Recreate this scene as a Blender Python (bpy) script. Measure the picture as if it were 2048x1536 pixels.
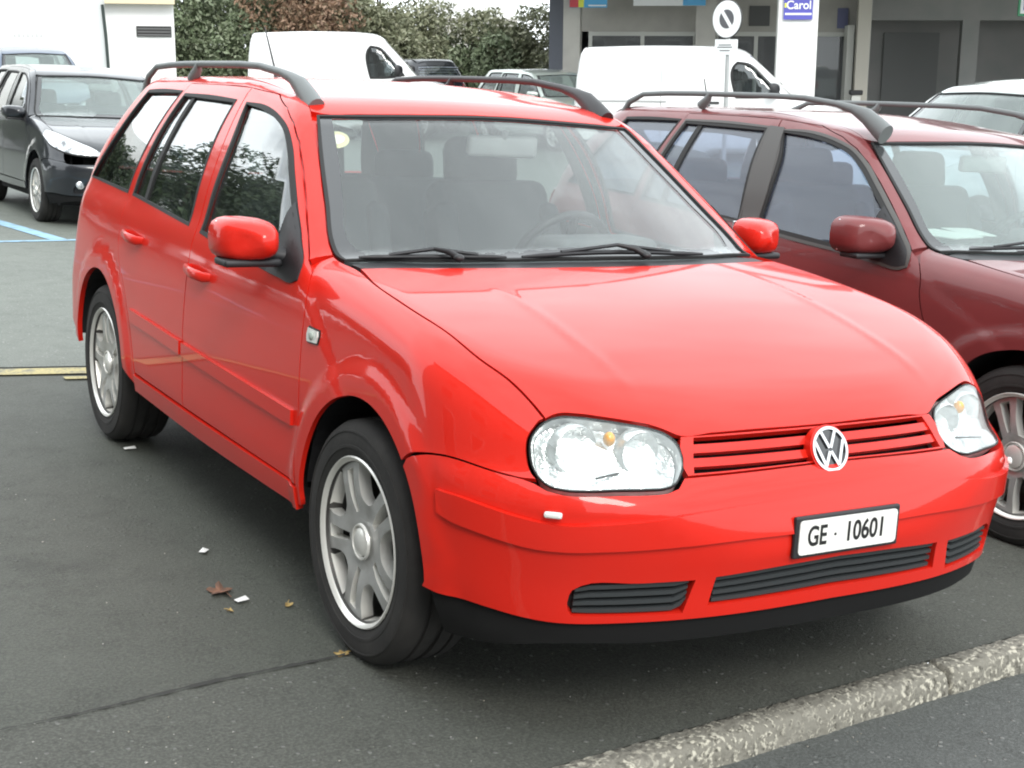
import bpy, bmesh, math, random
import numpy as np
from mathutils import Vector, Matrix
from mathutils.geometry import delaunay_2d_cdt

random.seed(7)
RNG = np.random.default_rng(7)
scene = bpy.context.scene
for o in list(bpy.data.objects):
    bpy.data.objects.remove(o)
col = scene.collection

# ------------------------------------------------------------------ camera, sky, sun, exposure
PHI = math.radians(3.0)                      # the parking bays fall 3 degrees towards +x
TILT = Matrix.Rotation(PHI, 4, 'Y')
cam_d = bpy.data.cameras.new('camera')
cam = bpy.data.objects.new('camera', cam_d)
col.objects.link(cam)
scene.camera = cam
cam_d.sensor_fit = 'HORIZONTAL'
cam_d.sensor_width = 36.0
cam_d.lens = 49.95
cam_d.clip_start = 0.1
cam_d.clip_end = 500.0
cam.matrix_world = Matrix(((0.864965, 0.107650, -0.490151, -2.223372), (-0.501810, 0.194814, -0.842754, -3.173040), (0.004766, 0.974915, 0.222527, 1.561187), (0, 0, 0, 1)))
world = bpy.data.worlds.new('World')
scene.world = world
world.use_nodes = True
wn = world.node_tree
for n in list(wn.nodes):
    wn.nodes.remove(n)
SUN_EL, SUN_AZ = math.radians(40), math.radians(192)
sky = wn.nodes.new('ShaderNodeTexSky')
sky.sky_type = 'NISHITA'
sky.sun_disc = False
sky.sun_elevation = SUN_EL
sky.sun_rotation = SUN_AZ
sky.air_density = 1.0
sky.dust_density = 1.5
tc = wn.nodes.new('ShaderNodeTexCoord')
mp = wn.nodes.new('ShaderNodeMapping')
mp.inputs['Scale'].default_value = (1.0, 1.0, 2.2)
nz = wn.nodes.new('ShaderNodeTexNoise')
nz.inputs['Scale'].default_value = 2.1
nz.inputs['Detail'].default_value = 6
nz.inputs['Roughness'].default_value = 0.6
rp = wn.nodes.new('ShaderNodeValToRGB')
rp.color_ramp.elements[0].position = 0.34
rp.color_ramp.elements[1].position = 0.56
rp.color_ramp.elements[0].color = (0.72, 0.72, 0.72, 1)
mixw = wn.nodes.new('ShaderNodeMix')
mixw.data_type = 'RGBA'
mixw.inputs['B'].default_value = (19.5, 20.6, 21.2, 1)
bg = wn.nodes.new('ShaderNodeBackground')
bg.inputs['Strength'].default_value = 0.1
wo = wn.nodes.new('ShaderNodeOutputWorld')
L = wn.links.new
L(tc.outputs['Generated'], mp.inputs['Vector'])
L(mp.outputs['Vector'], nz.inputs['Vector'])
L(nz.outputs['Fac'], rp.inputs['Fac'])
L(rp.outputs['Color'], mixw.inputs['Factor'])
L(sky.outputs['Color'], mixw.inputs['A'])
L(mixw.outputs['Result'], bg.inputs['Color'])
L(bg.outputs['Background'], wo.inputs['Surface'])

sun_d = bpy.data.lights.new('sun', 'SUN')
sun_d.energy = 1.5
sun_d.angle = math.radians(20)
sun_d.color = (1.0, 0.96, 0.9)
sun = bpy.data.objects.new('sun', sun_d)
col.objects.link(sun)
_d = Vector((math.sin(SUN_AZ) * math.cos(SUN_EL), math.cos(SUN_AZ) * math.cos(SUN_EL), math.sin(SUN_EL)))
sun.rotation_euler = _d.to_track_quat('Z', 'Y').to_euler()
sun.location = (0, 0, 20)

scene.view_settings.view_transform = 'Standard'
scene.view_settings.look = 'None'
scene.view_settings.exposure = 0.33
scene.view_settings.gamma = 1.0
scene.view_settings.use_curve_mapping = False
scene.cycles.filter_width = 2.0
scene.cycles.max_bounces = 10
scene.cycles.transparent_max_bounces = 16

# ------------------------------------------------------------------ materials
MATS = {}
def mat(name, base=(.5, .5, .5), rough=.5, metal=0., coat=0., spec=.5, noise=None, bump=None, emit=None, coat_rough=.04, island=None, coat_ior=1.5):
    if name in MATS:
        return MATS[name]
    m = bpy.data.materials.new(name)
    m.use_nodes = True
    nt = m.node_tree
    b = nt.nodes['Principled BSDF']
    b.inputs['Base Color'].default_value = (*base, 1)
    b.inputs['Roughness'].default_value = rough
    b.inputs['Metallic'].default_value = metal
    b.inputs['Specular IOR Level'].default_value = spec
    b.inputs['Coat Weight'].default_value = coat
    b.inputs['Coat Roughness'].default_value = coat_rough
    b.inputs['Coat IOR'].default_value = coat_ior
    co = nt.nodes.new('ShaderNodeTexCoord')
    src = None
    if noise:                                  # (scale, colour2, lo, hi)
        for i, (sc, c2, lo, hi) in enumerate(noise):
            n = nt.nodes.new('ShaderNodeTexNoise')
            n.inputs['Scale'].default_value = sc
            n.inputs['Detail'].default_value = 5
            nt.links.new(co.outputs['Object'], n.inputs['Vector'])
            r = nt.nodes.new('ShaderNodeMapRange')
            r.inputs['From Min'].default_value = lo
            r.inputs['From Max'].default_value = hi
            nt.links.new(n.outputs['Fac'], r.inputs['Value'])
            x = nt.nodes.new('ShaderNodeMix')
            x.data_type = 'RGBA'
            x.inputs['A'].default_value = (*base, 1)
            x.inputs['B'].default_value = (*c2, 1)
            nt.links.new(r.outputs['Result'], x.inputs['Factor'])
            if src:
                nt.links.new(src, x.inputs['A'])
            src = x.outputs['Result']
    if island:
        g = nt.nodes.new('ShaderNodeNewGeometry')
        r = nt.nodes.new('ShaderNodeValToRGB')
        els = r.color_ramp.elements
        while len(els) < len(island):
            els.new(.5)
        for i, c in enumerate(island):
            els[i].position = i / (len(island) - 1)
            els[i].color = (*c, 1)
        nt.links.new(g.outputs['Random Per Island'], r.inputs['Fac'])
        src = r.outputs['Color']
    if src:
        nt.links.new(src, b.inputs['Base Color'])
    if bump:                                   # (scale, strength, distance)
        n = nt.nodes.new('ShaderNodeTexNoise')
        n.inputs['Scale'].default_value = bump[0]
        n.inputs['Detail'].default_value = 4
        nt.links.new(co.outputs['Object'], n.inputs['Vector'])
        bp_ = nt.nodes.new('ShaderNodeBump')
        bp_.inputs['Strength'].default_value = bump[1]
        bp_.inputs['Distance'].default_value = bump[2]
        nt.links.new(n.outputs['Fac'], bp_.inputs['Height'])
        nt.links.new(bp_.outputs['Normal'], b.inputs['Normal'])
    if emit:
        b.inputs['Emission Color'].default_value = (*emit[0], 1)
        b.inputs['Emission Strength'].default_value = emit[1]
    MATS[name] = m
    return m

def glass(name, tint, ior=1.5, boost=1.0, veil=0.0, veil_col=(.6, .62, .62)):
    if name in MATS:
        return MATS[name]
    m = bpy.data.materials.new(name)
    m.use_nodes = True
    nt = m.node_tree
    for n in list(nt.nodes):
        nt.nodes.remove(n)
    out = nt.nodes.new('ShaderNodeOutputMaterial')
    tr = nt.nodes.new('ShaderNodeBsdfTransparent')
    tr.inputs['Color'].default_value = (*tint, 1)
    gl = nt.nodes.new('ShaderNodeBsdfGlossy')
    gl.inputs['Roughness'].default_value = 0.01
    # Schlick reflectance that is the same from both sides of the pane
    ge = nt.nodes.new('ShaderNodeNewGeometry')
    dt = nt.nodes.new('ShaderNodeVectorMath'); dt.operation = 'DOT_PRODUCT'
    nt.links.new(ge.outputs['Normal'], dt.inputs[0]); nt.links.new(ge.outputs['Incoming'], dt.inputs[1])
    def mth(op, a, b):
        q = nt.nodes.new('ShaderNodeMath'); q.operation = op
        for i, v in enumerate((a, b)):
            if isinstance(v, (int, float)): q.inputs[i].default_value = v
            elif v is not None: nt.links.new(v, q.inputs[i])
        return q.outputs['Value']
    f0 = ((ior - 1) / (ior + 1)) ** 2
    fres = mth('ADD', mth('MULTIPLY', mth('POWER', mth('SUBTRACT', 1.0, mth('ABSOLUTE', dt.outputs['Value'], None)), 5.0), 1 - f0), f0)
    mu = nt.nodes.new('ShaderNodeMath')
    mu.operation = 'MULTIPLY'
    mu.use_clamp = True
    mu.inputs[1].default_value = boost
    mx = nt.nodes.new('ShaderNodeMixShader')
    nt.links.new(fres, mu.inputs[0])
    nt.links.new(mu.outputs['Value'], mx.inputs['Fac'])
    last = tr.outputs['BSDF']
    if veil > 0:  # pale diffuse veil lightens the pane, imitating reflected sky haze
        df = nt.nodes.new('ShaderNodeBsdfDiffuse')
        df.inputs['Color'].default_value = (*veil_col, 1)
        m2 = nt.nodes.new('ShaderNodeMixShader')
        m2.inputs['Fac'].default_value = veil
        nt.links.new(last, m2.inputs[1])
        nt.links.new(df.outputs['BSDF'], m2.inputs[2])
        last = m2.outputs['Shader']
    nt.links.new(last, mx.inputs[1])
    nt.links.new(gl.outputs['BSDF'], mx.inputs[2])
    nt.links.new(mx.outputs['Shader'], out.inputs['Surface'])
    MATS[name] = m
    return m

RED = mat('red paint', (.64, .018, .009), .34, coat=.68, coat_ior=1.5, coat_rough=.04, spec=.08, noise=[(3.0, (.60, .020, .011), .45, .75)])
BURG = mat('burgundy paint', (.175, .033, .034), .42, metal=.0, spec=.2, coat=.8, coat_ior=1.42, noise=[(4.0, (.155, .031, .032), .4, .7)])
NAVY = mat('dark grey blue paint', (.011, .013, .018), .35, metal=.3, coat=1.0)
SILV = mat('silver green paint', (.42, .47, .44), .3, metal=.6, coat=1.0)
WHITE = mat('white van paint', (.82, .82, .82), .4, coat=.8)
BLUECAR = mat('blue grey paint', (.10, .13, .18), .35, metal=.4, coat=1.0)
BLACKP = mat('black plastic', (.018, .018, .02), .5, bump=(120, .15, .002))
RUB = mat('black rubber', (.012, .012, .012), .7)
RAIL = mat('grey roof rail', (.15, .165, .165), .42)
RAILB = mat('black roof rail', (.025, .025, .027), .4)
TRIM = mat('grey window trim', (.065, .062, .058), .5)
GRIL = mat('dark grille plastic', (.035, .04, .042), .5)
SKIRT = mat('black skirt plastic', (.010, .010, .010), .9, spec=.2)
TYRE = mat('tyre rubber', (.019, .018, .017), .85, noise=[(9, (.03, .028, .026), .45, .7)], bump=(60, .25, .004))
ALLOY = mat('alloy wheel', (.50, .50, .49), .32, metal=.5, noise=[(12, (.36, .355, .34), .4, .7)])
BARREL = mat('dark wheel barrel', (.055, .053, .05), .5, metal=.4)
ALLOYB = mat('bright alloy', (.80, .79, .75), .28, metal=.45)
DARKM = mat('brake dark metal', (.05, .045, .04), .6, metal=.6)
CHROME = mat('chrome', (.62, .62, .63), .10, metal=1.0)
LAMPI = mat('lamp reflector', (.84, .84, .83), .16, metal=.55, bump=(22, .8, .02))
LAMPW = mat('lamp housing', (.72, .73, .73), .25, metal=.35, bump=(30, .5, .01))
AMBER = mat('amber bulb', (.75, .36, .08), .25, coat=.6)
SEAT = mat('grey seat cloth', (.075, .08, .085), .9, bump=(90, .2, .003))
DASH = mat('grey dashboard', (.11, .115, .12), .75, bump=(80, .2, .002))
LINER = mat('grey cabin lining', (.16, .165, .165), .9)
BLACK = mat('matt black', (.008, .008, .008), .9)
PLATEW = mat('plate white', (.82, .81, .77), .4)
INK = mat('black lettering', (.01, .01, .01), .5)
FRIT = mat('windscreen border', (.035, .038, .04), .12, coat=.6)
WSG = glass('windscreen glass', (.88, .91, .90), 1.5, 1.45, .03, (.66, .70, .71))
SDG = glass('side window glass', (.78, .82, .82), 1.52, 2.0, .01)
BWSG = glass('clear green windscreen', (.80, .87, .85), 1.5, 1.7, .08, (.62, .70, .68))
LENS = glass('headlamp lens', (.93, .95, .95), 1.5, 1.0, .02)
MIRR = mat('mirror glass', (.8, .82, .84), .02, metal=1.0)

# ------------------------------------------------------------------ object helpers
def tag(o, label=None, cat=None, group=None, kind=None):
    if label: o['label'] = label
    if cat: o['category'] = cat
    if group: o['group'] = group
    if kind: o['kind'] = kind
    return o

def empty(name, loc=(0, 0, 0), rot=(0, 0, 0), label=None, cat=None, group=None):
    o = bpy.data.objects.new(name, None)
    o.empty_display_size = .2
    col.objects.link(o)
    o.location = loc
    o.rotation_euler = rot
    return tag(o, label, cat, group)

def link(name, me, parent=None):
    o = bpy.data.objects.new(name, me)
    col.objects.link(o)
    if parent is not None:
        o.parent = parent
    return o

def mesh_obj(name, v, f, m, parent=None, smooth=False, normals=None, midx=None):
    me = bpy.data.meshes.new(name)
    me.from_pydata([tuple(map(float, a)) for a in v], [], [tuple(map(int, a)) for a in f])
    for k in (m if isinstance(m, (list, tuple)) else [m]):
        me.materials.append(k)
    if midx is not None:
        me.polygons.foreach_set('material_index', np.asarray(midx, dtype=np.int32))
    if smooth or normals is not None:
        me.polygons.foreach_set('use_smooth', np.ones(len(me.polygons), dtype=bool))
    me.update()
    if normals is not None:
        me.normals_split_custom_set_from_vertices([tuple(map(float, a)) for a in normals])
    return link(name, me, parent)

class MB:
    """collects shapes for ONE mesh object"""
    def __init__(s):
        s.bm = bmesh.new()
    def box(s, c, d, bev=0., rot=None, seg=2):
        r = bmesh.ops.create_cube(s.bm, size=1.0)
        vs = r['verts']
        M = Matrix.Translation(c) @ (rot.to_4x4() if rot is not None else Matrix.Identity(4)) @ Matrix.Diagonal((*d, 1))
        bmesh.ops.transform(s.bm, matrix=M, verts=vs)
        if bev > 0:
            es = list({e for v in vs for e in v.link_edges})
            bmesh.ops.bevel(s.bm, geom=es, offset=min(bev, min(d) * .45), segments=seg, affect='EDGES', profile=.5)
        return s
    def tube(s, pts, rad, n=10, caps=True, sx=1., sy=1.):
        pts = [Vector(q) for q in pts]
        rads = rad if isinstance(rad, (list, tuple)) else [rad] * len(pts)
        rings = []
        up = Vector((0, 0, 1))
        for i, q in enumerate(pts):
            t = (pts[min(i + 1, len(pts) - 1)] - pts[max(i - 1, 0)]).normalized()
            a = t.cross(up)
            if a.length < 1e-3: a = t.cross(Vector((1, 0, 0)))
            a.normalize()
            b = a.cross(t).normalized()
            rings.append([s.bm.verts.new(q + (a * math.cos(k * 2 * math.pi / n) * sx + b * math.sin(k * 2 * math.pi / n) * sy) * rads[i]) for k in range(n)])
        for i in range(len(rings) - 1):
            for k in range(n):
                s.bm.faces.new((rings[i][k], rings[i][(k + 1) % n], rings[i + 1][(k + 1) % n], rings[i + 1][k]))
        if caps:
            s.bm.faces.new(rings[0][::-1]); s.bm.faces.new(rings[-1])
        return s
    def lathe(s, prof, axis='x', c=(0, 0, 0), n=48, closed=False):
        """prof: (along, radius)"""
        c = Vector(c); rings = []
        for a, r in prof:
            ring = []
            for k in range(n):
                t = 2 * math.pi * k / n
                if axis == 'x': q = Vector((a, r * math.cos(t), r * math.sin(t)))
                elif axis == 'y': q = Vector((r * math.cos(t), a, r * math.sin(t)))
                else: q = Vector((r * math.cos(t), r * math.sin(t), a))
                ring.append(s.bm.verts.new(c + q))
            rings.append(ring)
        for i in range(len(rings) - (0 if closed else 1)):
            A, B = rings[i], rings[(i + 1) % len(rings)]
            for k in range(n):
                s.bm.faces.new((A[k], A[(k + 1) % n], B[(k + 1) % n], B[k]))
        return s
    def prism(s, poly, d, M=None):
        """poly: 2D outline in xy extruded along z by d, then transformed"""
        M = M or Matrix.Identity(4)
        a = [s.bm.verts.new(M @ Vector((x, y, 0))) for x, y in poly]
        b = [s.bm.verts.new(M @ Vector((x, y, d))) for x, y in poly]
        n = len(poly)
        s.bm.faces.new(a[::-1]); s.bm.faces.new(b)
        for i in range(n):
            s.bm.faces.new((a[i], a[(i + 1) % n], b[(i + 1) % n], b[i]))
        return s
    def sphere(s, c, r, sc=(1, 1, 1), u=16, v=10):
        q = bmesh.ops.create_uvsphere(s.bm, u_segments=u, v_segments=v, radius=r)
        bmesh.ops.transform(s.bm, matrix=Matrix.Translation(c) @ Matrix.Diagonal((*sc, 1)), verts=q['verts'])
        return s
    def mirror_x(s):
        bmesh.ops.scale(s.bm, vec=(-1, 1, 1), verts=s.bm.verts)
        bmesh.ops.reverse_faces(s.bm, faces=s.bm.faces)
        return s
    def build(s, name, m, parent=None, smooth=False, angle=40):
        bmesh.ops.recalc_face_normals(s.bm, faces=s.bm.faces)
        me = bpy.data.meshes.new(name)
        s.bm.to_mesh(me); s.bm.free()
        for k in (m if isinstance(m, (list, tuple)) else [m]): me.materials.append(k)
        if smooth:
            me.polygons.foreach_set('use_smooth', np.ones(len(me.polygons), dtype=bool))
            me.set_sharp_from_angle(angle=math.radians(angle))
        return link(name, me, parent)

def text_mesh(name, body, size, depth, m, parent, M, sx=1.0, bold=0.0):
    cu = bpy.data.curves.new(name, 'FONT')
    cu.body = body; cu.size = size; cu.extrude = depth; cu.offset = bold
    cu.align_x = 'CENTER'; cu.align_y = 'CENTER'
    tmp = bpy.data.objects.new('tmp_text', cu)
    col.objects.link(tmp)
    dg = bpy.context.evaluated_depsgraph_get()
    me = bpy.data.meshes.new_from_object(tmp.evaluated_get(dg))
    bpy.data.objects.remove(tmp)
    me.transform(M @ Matrix.Diagonal((sx, 1, 1, 1)))
    me.materials.clear(); me.materials.append(m)
    me.name = name
    return link(name, me, parent)

# ------------------------------------------------------------------ car body: one smooth implicit surface, panels are cut from it
def spl(ks):
    xs=np.array([k[0] for k in ks],float); ys=np.array([k[1] for k in ks],float)
    d=np.diff(ys)/np.diff(xs); m=np.zeros(len(xs)); m[0]=d[0]; m[-1]=d[-1]
    for i in range(1,len(xs)-1):
        if d[i-1]*d[i]>0:
            w1=2*(xs[i+1]-xs[i])+(xs[i]-xs[i-1]); w2=(xs[i+1]-xs[i])+2*(xs[i]-xs[i-1])
            m[i]=(w1+w2)/(w1/d[i-1]+w2/d[i])
    def f(x):
        x=np.asarray(x,float); xc=np.clip(x,xs[0],xs[-1])
        i=np.clip(np.searchsorted(xs,xc,side='right')-1,0,len(xs)-2)
        h=xs[i+1]-xs[i]; t=(xc-xs[i])/h
        r=ys[i]*(2*t**3-3*t*t+1)+h*m[i]*(t**3-2*t*t+t)+ys[i+1]*(3*t*t-2*t**3)+h*m[i+1]*(t**3-t*t)
        return r+np.where(x<xs[0],(x-xs[0])*m[0],0)+np.where(x>xs[-1],(x-xs[-1])*m[-1],0)
    return f
def smax(a,b,k):
    h=np.maximum(k-np.abs(a-b),0)/k
    return np.maximum(a,b)+h*h*k*.25
def smin(a,b,k): return -smax(-a,-b,k)
def sst(a,b,x):
    t=np.clip((x-a)/(b-a),0,1); return t*t*(3-2*t)
class Body:
    def __init__(s,d):
        s.wp=spl(d['plan']); s.ws=spl(d['sect']); s.hood=spl(d['hood']); s.crown=d['crown']
        s.yf=spl(d['front']); s.fp=d['fplan']; s.yr=spl(d['rear']); s.rp=d['rplan']
        s.ws0=d['ws']; s.roof=spl(d['roof']); s.rc=d['rcrown']; s.arch=d['arch']; s.k=d['k']; s.bot=d['bot']; s.crease=d.get('crease',0.)
    def f(s,P):
        x=np.abs(P[...,0]); y=P[...,1]; z=P[...,2]
        W=s.wp(y)+s.ws(z)
        for (yc,zc,r,b) in s.arch:
            q=np.hypot(y-yc,z-zc); W=W+b*(1-sst(r+.045,r+.105,q))*sst(.15,.3,q)
        k=s.k
        side=(x-W)*.95
        hood=(z-(s.hood(y)-s.crown*x*x-s.crown*1.2*x**4+s.crease*np.exp(-((x-.452+.03*(y+.3)**2)/.020)**2)*sst(-.68,-.5,y)*(1-sst(-.2,.2,y))))*.95
        y0,z0,sl,c,bow=s.ws0
        yy=y-y0-c*x*x
        ws=(z-(z0+sl*yy-bow*yy*yy))/np.hypot(1,sl)
        roof=z-(s.roof(y)-s.rc*x*x)
        g=smax(ws,roof,k['wr'])
        top=smin(hood,g,k['hw'])
        fr=(s.yf(z)+s.fp[0]*(x/.7)**s.fp[1]-y)*.9
        rr=(y-s.yr(z)+s.rp[0]*(x/.7)**s.rp[1])*.9
        lower=smax(smax(side,fr,k['fs']),rr,k['rs'])
        # blend of side with hood bigger than with green house
        a=smax(lower,hood,k['hs']); 
        b=smax(lower,g,k['gs'])
        r=smin(a,b,k['hw'])
        return smax(r,s.bot-z,.03)
    def n(s,P):
        e=1e-3; g=np.stack([s.f(P+np.eye(3)[i]*e)-s.f(P-np.eye(3)[i]*e) for i in range(3)],-1)
        return g/np.maximum(np.linalg.norm(g,axis=-1,keepdims=True),1e-9)
    def cast(s,O,D,t0=0.,n=70):
        t=np.full(len(O),float(t0))
        for i in range(n):
            v=s.f(O+D*t[:,None]); t=t+np.clip(v*.9,-.4,.4)
        return O+D*t[:,None]
GOLF=dict(
 plan=[(-.9,.76),(-.7,.838),(-.5,.856),(-.3,.858),(0,.857),(.5,.860),(1.2,.863),(2.0,.858),(2.6,.851),(3.0,.834),(3.3,.79),(3.5,.74)],
 sect=[(.1,-.10),(.2,-.05),(.28,-.020),(.42,0),(.6,0),(.75,-.008),(.88,-.024),(.96,-.042),(1.0,-.056),(1.1,-.086),(1.2,-.127),(1.3,-.178),(1.4,-.242),(1.5,-.32)],
 hood=[(-.82,.60),(-.78,.69),(-.72,.745),(-.6,.805),(-.4,.873),(-.1,.938),(.2,.976),(.4,.992),(1.0,1.01),(3.5,1.05)],
 crown=.014,
 front=[(.12,-.72),(.2,-.785),(.28,-.812),(.4,-.83),(.5,-.850),(.57,-.853),(.61,-.835),(.65,-.785),(.72,-.75),(.8,-.70),(.95,-.6)], fplan=(.150,2.9),
 rear=[(.1,3.35),(.3,3.46),(.55,3.48),(.7,3.42),(1.0,3.36),(1.45,3.04)], rplan=(.10,2.5),
 ws=(.30,.975,.66,.30,.0),
 roof=[(.5,1.385),(.9,1.41),(1.3,1.45),(1.7,1.484),(2.2,1.484),(2.8,1.474),(3.3,1.43)], rcrown=.065,
 arch=[(-.03,.325,.37,.013),(2.515,.315,.385,.012)],
 k=dict(wr=.06,hw=.02,fs=.19,rs=.25,hs=.095,gs=.04), bot=.16, crease=.0018)

def nrm(v):
    v = np.asarray(v, float)
    return v / np.maximum(np.linalg.norm(v, axis=-1, keepdims=True), 1e-9)

class Dir:
    """parallel projection along direction -n"""
    def __init__(s, n):
        s.n = nrm(n)
        a = np.cross([0, 0, 1.], s.n)
        if np.linalg.norm(a) < .1: a = np.array([1., 0, 0])
        s.e1 = nrm(a); s.e2 = np.cross(s.n, s.e1)
    def to2(s, P): return np.stack([P @ s.e1, P @ s.e2], -1)
    def cast(s, B, Q, t0):
        O = Q[:, :1] * s.e1 + Q[:, 1:] * s.e2 + s.n * 6.0
        return B.cast(O, np.broadcast_to(-s.n, O.shape), t0)
class Cyl:
    """horizontal rays towards an upright axis at (0, yc)"""
    def __init__(s, yc, R, sg): s.yc, s.R, s.sg = yc, R, sg
    def to2(s, P): return np.stack([np.arctan2(P[:, 0], s.sg * (P[:, 1] - s.yc)) * s.R, P[:, 2]], -1)
    def cast(s, B, Q, t0):
        th = Q[:, 0] / s.R
        d = np.stack([np.sin(th), s.sg * np.cos(th), 0 * th], -1)
        O = np.stack([0 * th, s.yc + 0 * th, Q[:, 1]], -1) + d * 3.0
        return B.cast(O, -d, .5)

def smooth_loop(P, res, sharp=50):
    """closed Catmull-Rom through P, keeping corners"""
    P = np.asarray(P, float); n = len(P)
    d = np.roll(P, -1, 0) - P
    L_ = np.linalg.norm(d, axis=1)
    out = []
    tan = []
    for i in range(n):
        a = d[i - 1] / max(L_[i - 1], 1e-6); b = d[i] / max(L_[i], 1e-6)
        ang = math.degrees(math.acos(max(-1, min(1, float(a @ b)))))
        if ang > sharp: tan.append((a, b))
        else:
            m = (a * L_[i] + b * L_[i - 1]) / (L_[i] + L_[i - 1]); m = m / max(np.linalg.norm(m), 1e-6)
            tan.append((m, m))
    for i in range(n):
        k = max(1, int(round(L_[i] / res)))
        p0, p1 = P[i], P[(i + 1) % n]; m0 = tan[i][1] * L_[i]; m1 = tan[(i + 1) % n][0] * L_[i]
        for j in range(k):
            t = j / k
            out.append(p0 * (2 * t**3 - 3 * t * t + 1) + m0 * (t**3 - 2 * t * t + t) + p1 * (3 * t * t - 2 * t**3) + m1 * (t**3 - t * t))
    return np.array(out)

def area2(P):
    return .5 * np.sum(P[:, 0] * np.roll(P[:, 1], -1) - np.roll(P[:, 0], -1) * P[:, 1])

def inset(P, g):
    a = P - np.roll(P, 1, 0); b = np.roll(P, -1, 0) - P
    na = np.stack([-a[:, 1], a[:, 0]], -1); nb = np.stack([-b[:, 1], b[:, 0]], -1)
    n = nrm(nrm(na) + nrm(nb))
    return P + n * g * (1 if area2(P) > 0 else -1)

def inside(P, loop):
    x, y = P[:, 0], P[:, 1]; r = np.zeros(len(P), bool)
    x0, y0 = loop[:, 0], loop[:, 1]; x1, y1 = np.roll(x0, -1), np.roll(y0, -1)
    for i in range(len(loop)):
        if y0[i] == y1[i]: continue
        c = ((y0[i] > y) != (y1[i] > y)) & (x < (x1[i] - x0[i]) * (y - y0[i]) / (y1[i] - y0[i]) + x0[i])
        r ^= c
    return r

def tri2d(outer, holes, res):
    loops = [outer] + list(holes)
    pts = np.concatenate(loops)
    edges = []; k = 0; lidx = []
    for l in loops:
        n = len(l); lidx.append(np.arange(k, k + n))
        edges += [(k + i, k + (i + 1) % n) for i in range(n)]; k += n
    lo, hi = outer.min(0), outer.max(0)
    gx, gy = np.meshgrid(np.arange(lo[0] + res * .5, hi[0], res), np.arange(lo[1] + res * .5, hi[1], res))
    gx = gx + (np.arange(gx.shape[0]) % 2)[:, None] * res * .5
    G = np.stack([gx.ravel(), gy.ravel()], -1)
    if len(G):
        m = inside(G, outer)
        for h in holes: m &= ~inside(G, h)
        G = G[m]
        if len(G):
            dm = np.full(len(G), 1e9)
            for i in range(0, len(pts)): dm = np.minimum(dm, np.abs(G - pts[i]).max(1))
            G = G[dm > res * .45]
    allp = np.concatenate([pts, G]) if len(G) else pts
    r = delaunay_2d_cdt([Vector(q) for q in allp], edges, [], 0, 1e-7)
    V = np.array([tuple(q) for q in r[0]])
    F = np.array([f for f in r[2] if len(f) == 3])
    cen = V[F].mean(1)
    keep = inside(cen, outer)
    for h in holes: keep &= ~inside(cen, h)
    F = F[keep]
    # orient counter clockwise
    a = V[F[:, 1]] - V[F[:, 0]]; b = V[F[:, 2]] - V[F[:, 0]]
    w = a[:, 0] * b[:, 1] - a[:, 1] * b[:, 0]
    F = F[np.abs(w) > 1e-12]; w = w[np.abs(w) > 1e-12]
    F[w < 0] = F[w < 0][:, ::-1]
    # map loops (vertex order is kept unless points merged)
    omap = {}
    for new, olds in enumerate(r[3]):
        for q in olds: omap[q] = new
    lidx = [[omap.get(int(i), int(i)) for i in l] for l in lidx]
    return V, F, lidx

class Panel:
    """a sheet with thickness cut from a Body along an outline"""
    def __init__(s, B, par, outer, holes=(), off=0., depth=.012, res=.03, gap=.0026, sharp=50, t0=3.0, hgap=0.):
        o2 = par.to2(np.asarray(outer, float))
        o2 = smooth_loop(o2, res * .6, sharp)
        if gap: o2 = inset(o2, gap)
        h2 = []
        for h in holes:
            q = smooth_loop(par.to2(np.asarray(h, float)), res * .6, sharp)
            if hgap: q = inset(q, hgap)
            h2.append(q)
        V, F, loops = tri2d(o2, h2, res)
        P = par.cast(B, V, t0)
        N = B.n(P)
        fn = np.cross(P[F[:, 1]] - P[F[:, 0]], P[F[:, 2]] - P[F[:, 0]])
        if np.sum(fn * N[F[:, 0]]) < 0: F = F[:, ::-1]
        P = P + N * off
        n0 = len(P)
        verts = [P]; norms = [N]; faces = [F]; mi = [np.zeros(len(F), int)]
        k = n0
        e = np.sort(np.concatenate([F[:, [0, 1]], F[:, [1, 2]], F[:, [2, 0]]]), 1)
        he = {}
        for f in F:
            for a, b in ((f[0], f[1]), (f[1], f[2]), (f[2], f[0])): he[(a, b)] = 1
        bd = [(a, b) for (a, b) in he if (b, a) not in he]
        A = np.array([a for a, b in bd]); Bq = np.array([b for a, b in bd])
        n = len(bd)
        top0, top1 = P[A], P[Bq]; in0, in1 = top0 - N[A] * depth, top1 - N[Bq] * depth
        fno = nrm(np.cross(top1 - top0, N[A]))
        q = np.arange(n)
        verts += [top0, top1, in0, in1]; norms += [fno] * 4
        faces.append(np.stack([k + q, k + 2 * n + q, k + 3 * n + q], -1)); faces.append(np.stack([k + q, k + 3 * n + q, k + n + q], -1))
        mi += [np.zeros(n, int)] * 2
        k += 4 * n
        verts.append(P - N * depth); norms.append(-N); faces.append(F[:, ::-1] + k); mi.append(np.ones(len(F), int))
        s.v = np.concatenate(verts); s.n = np.concatenate(norms); s.f = np.concatenate(faces); s.mi = np.concatenate(mi)
    def make(s, name, m, parent, mirror=False, warp=None, inner=None):
        v, n, f = s.v, s.n, s.f
        if warp is not None:
            v = warp(v)
            e = 1e-3
        if mirror:
            v = v * [-1, 1, 1]; n = n * [-1, 1, 1]; f = f[:, ::-1]
        return mesh_obj(name, v, f, [m, inner or m], parent, normals=n, midx=s.mi)

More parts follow.
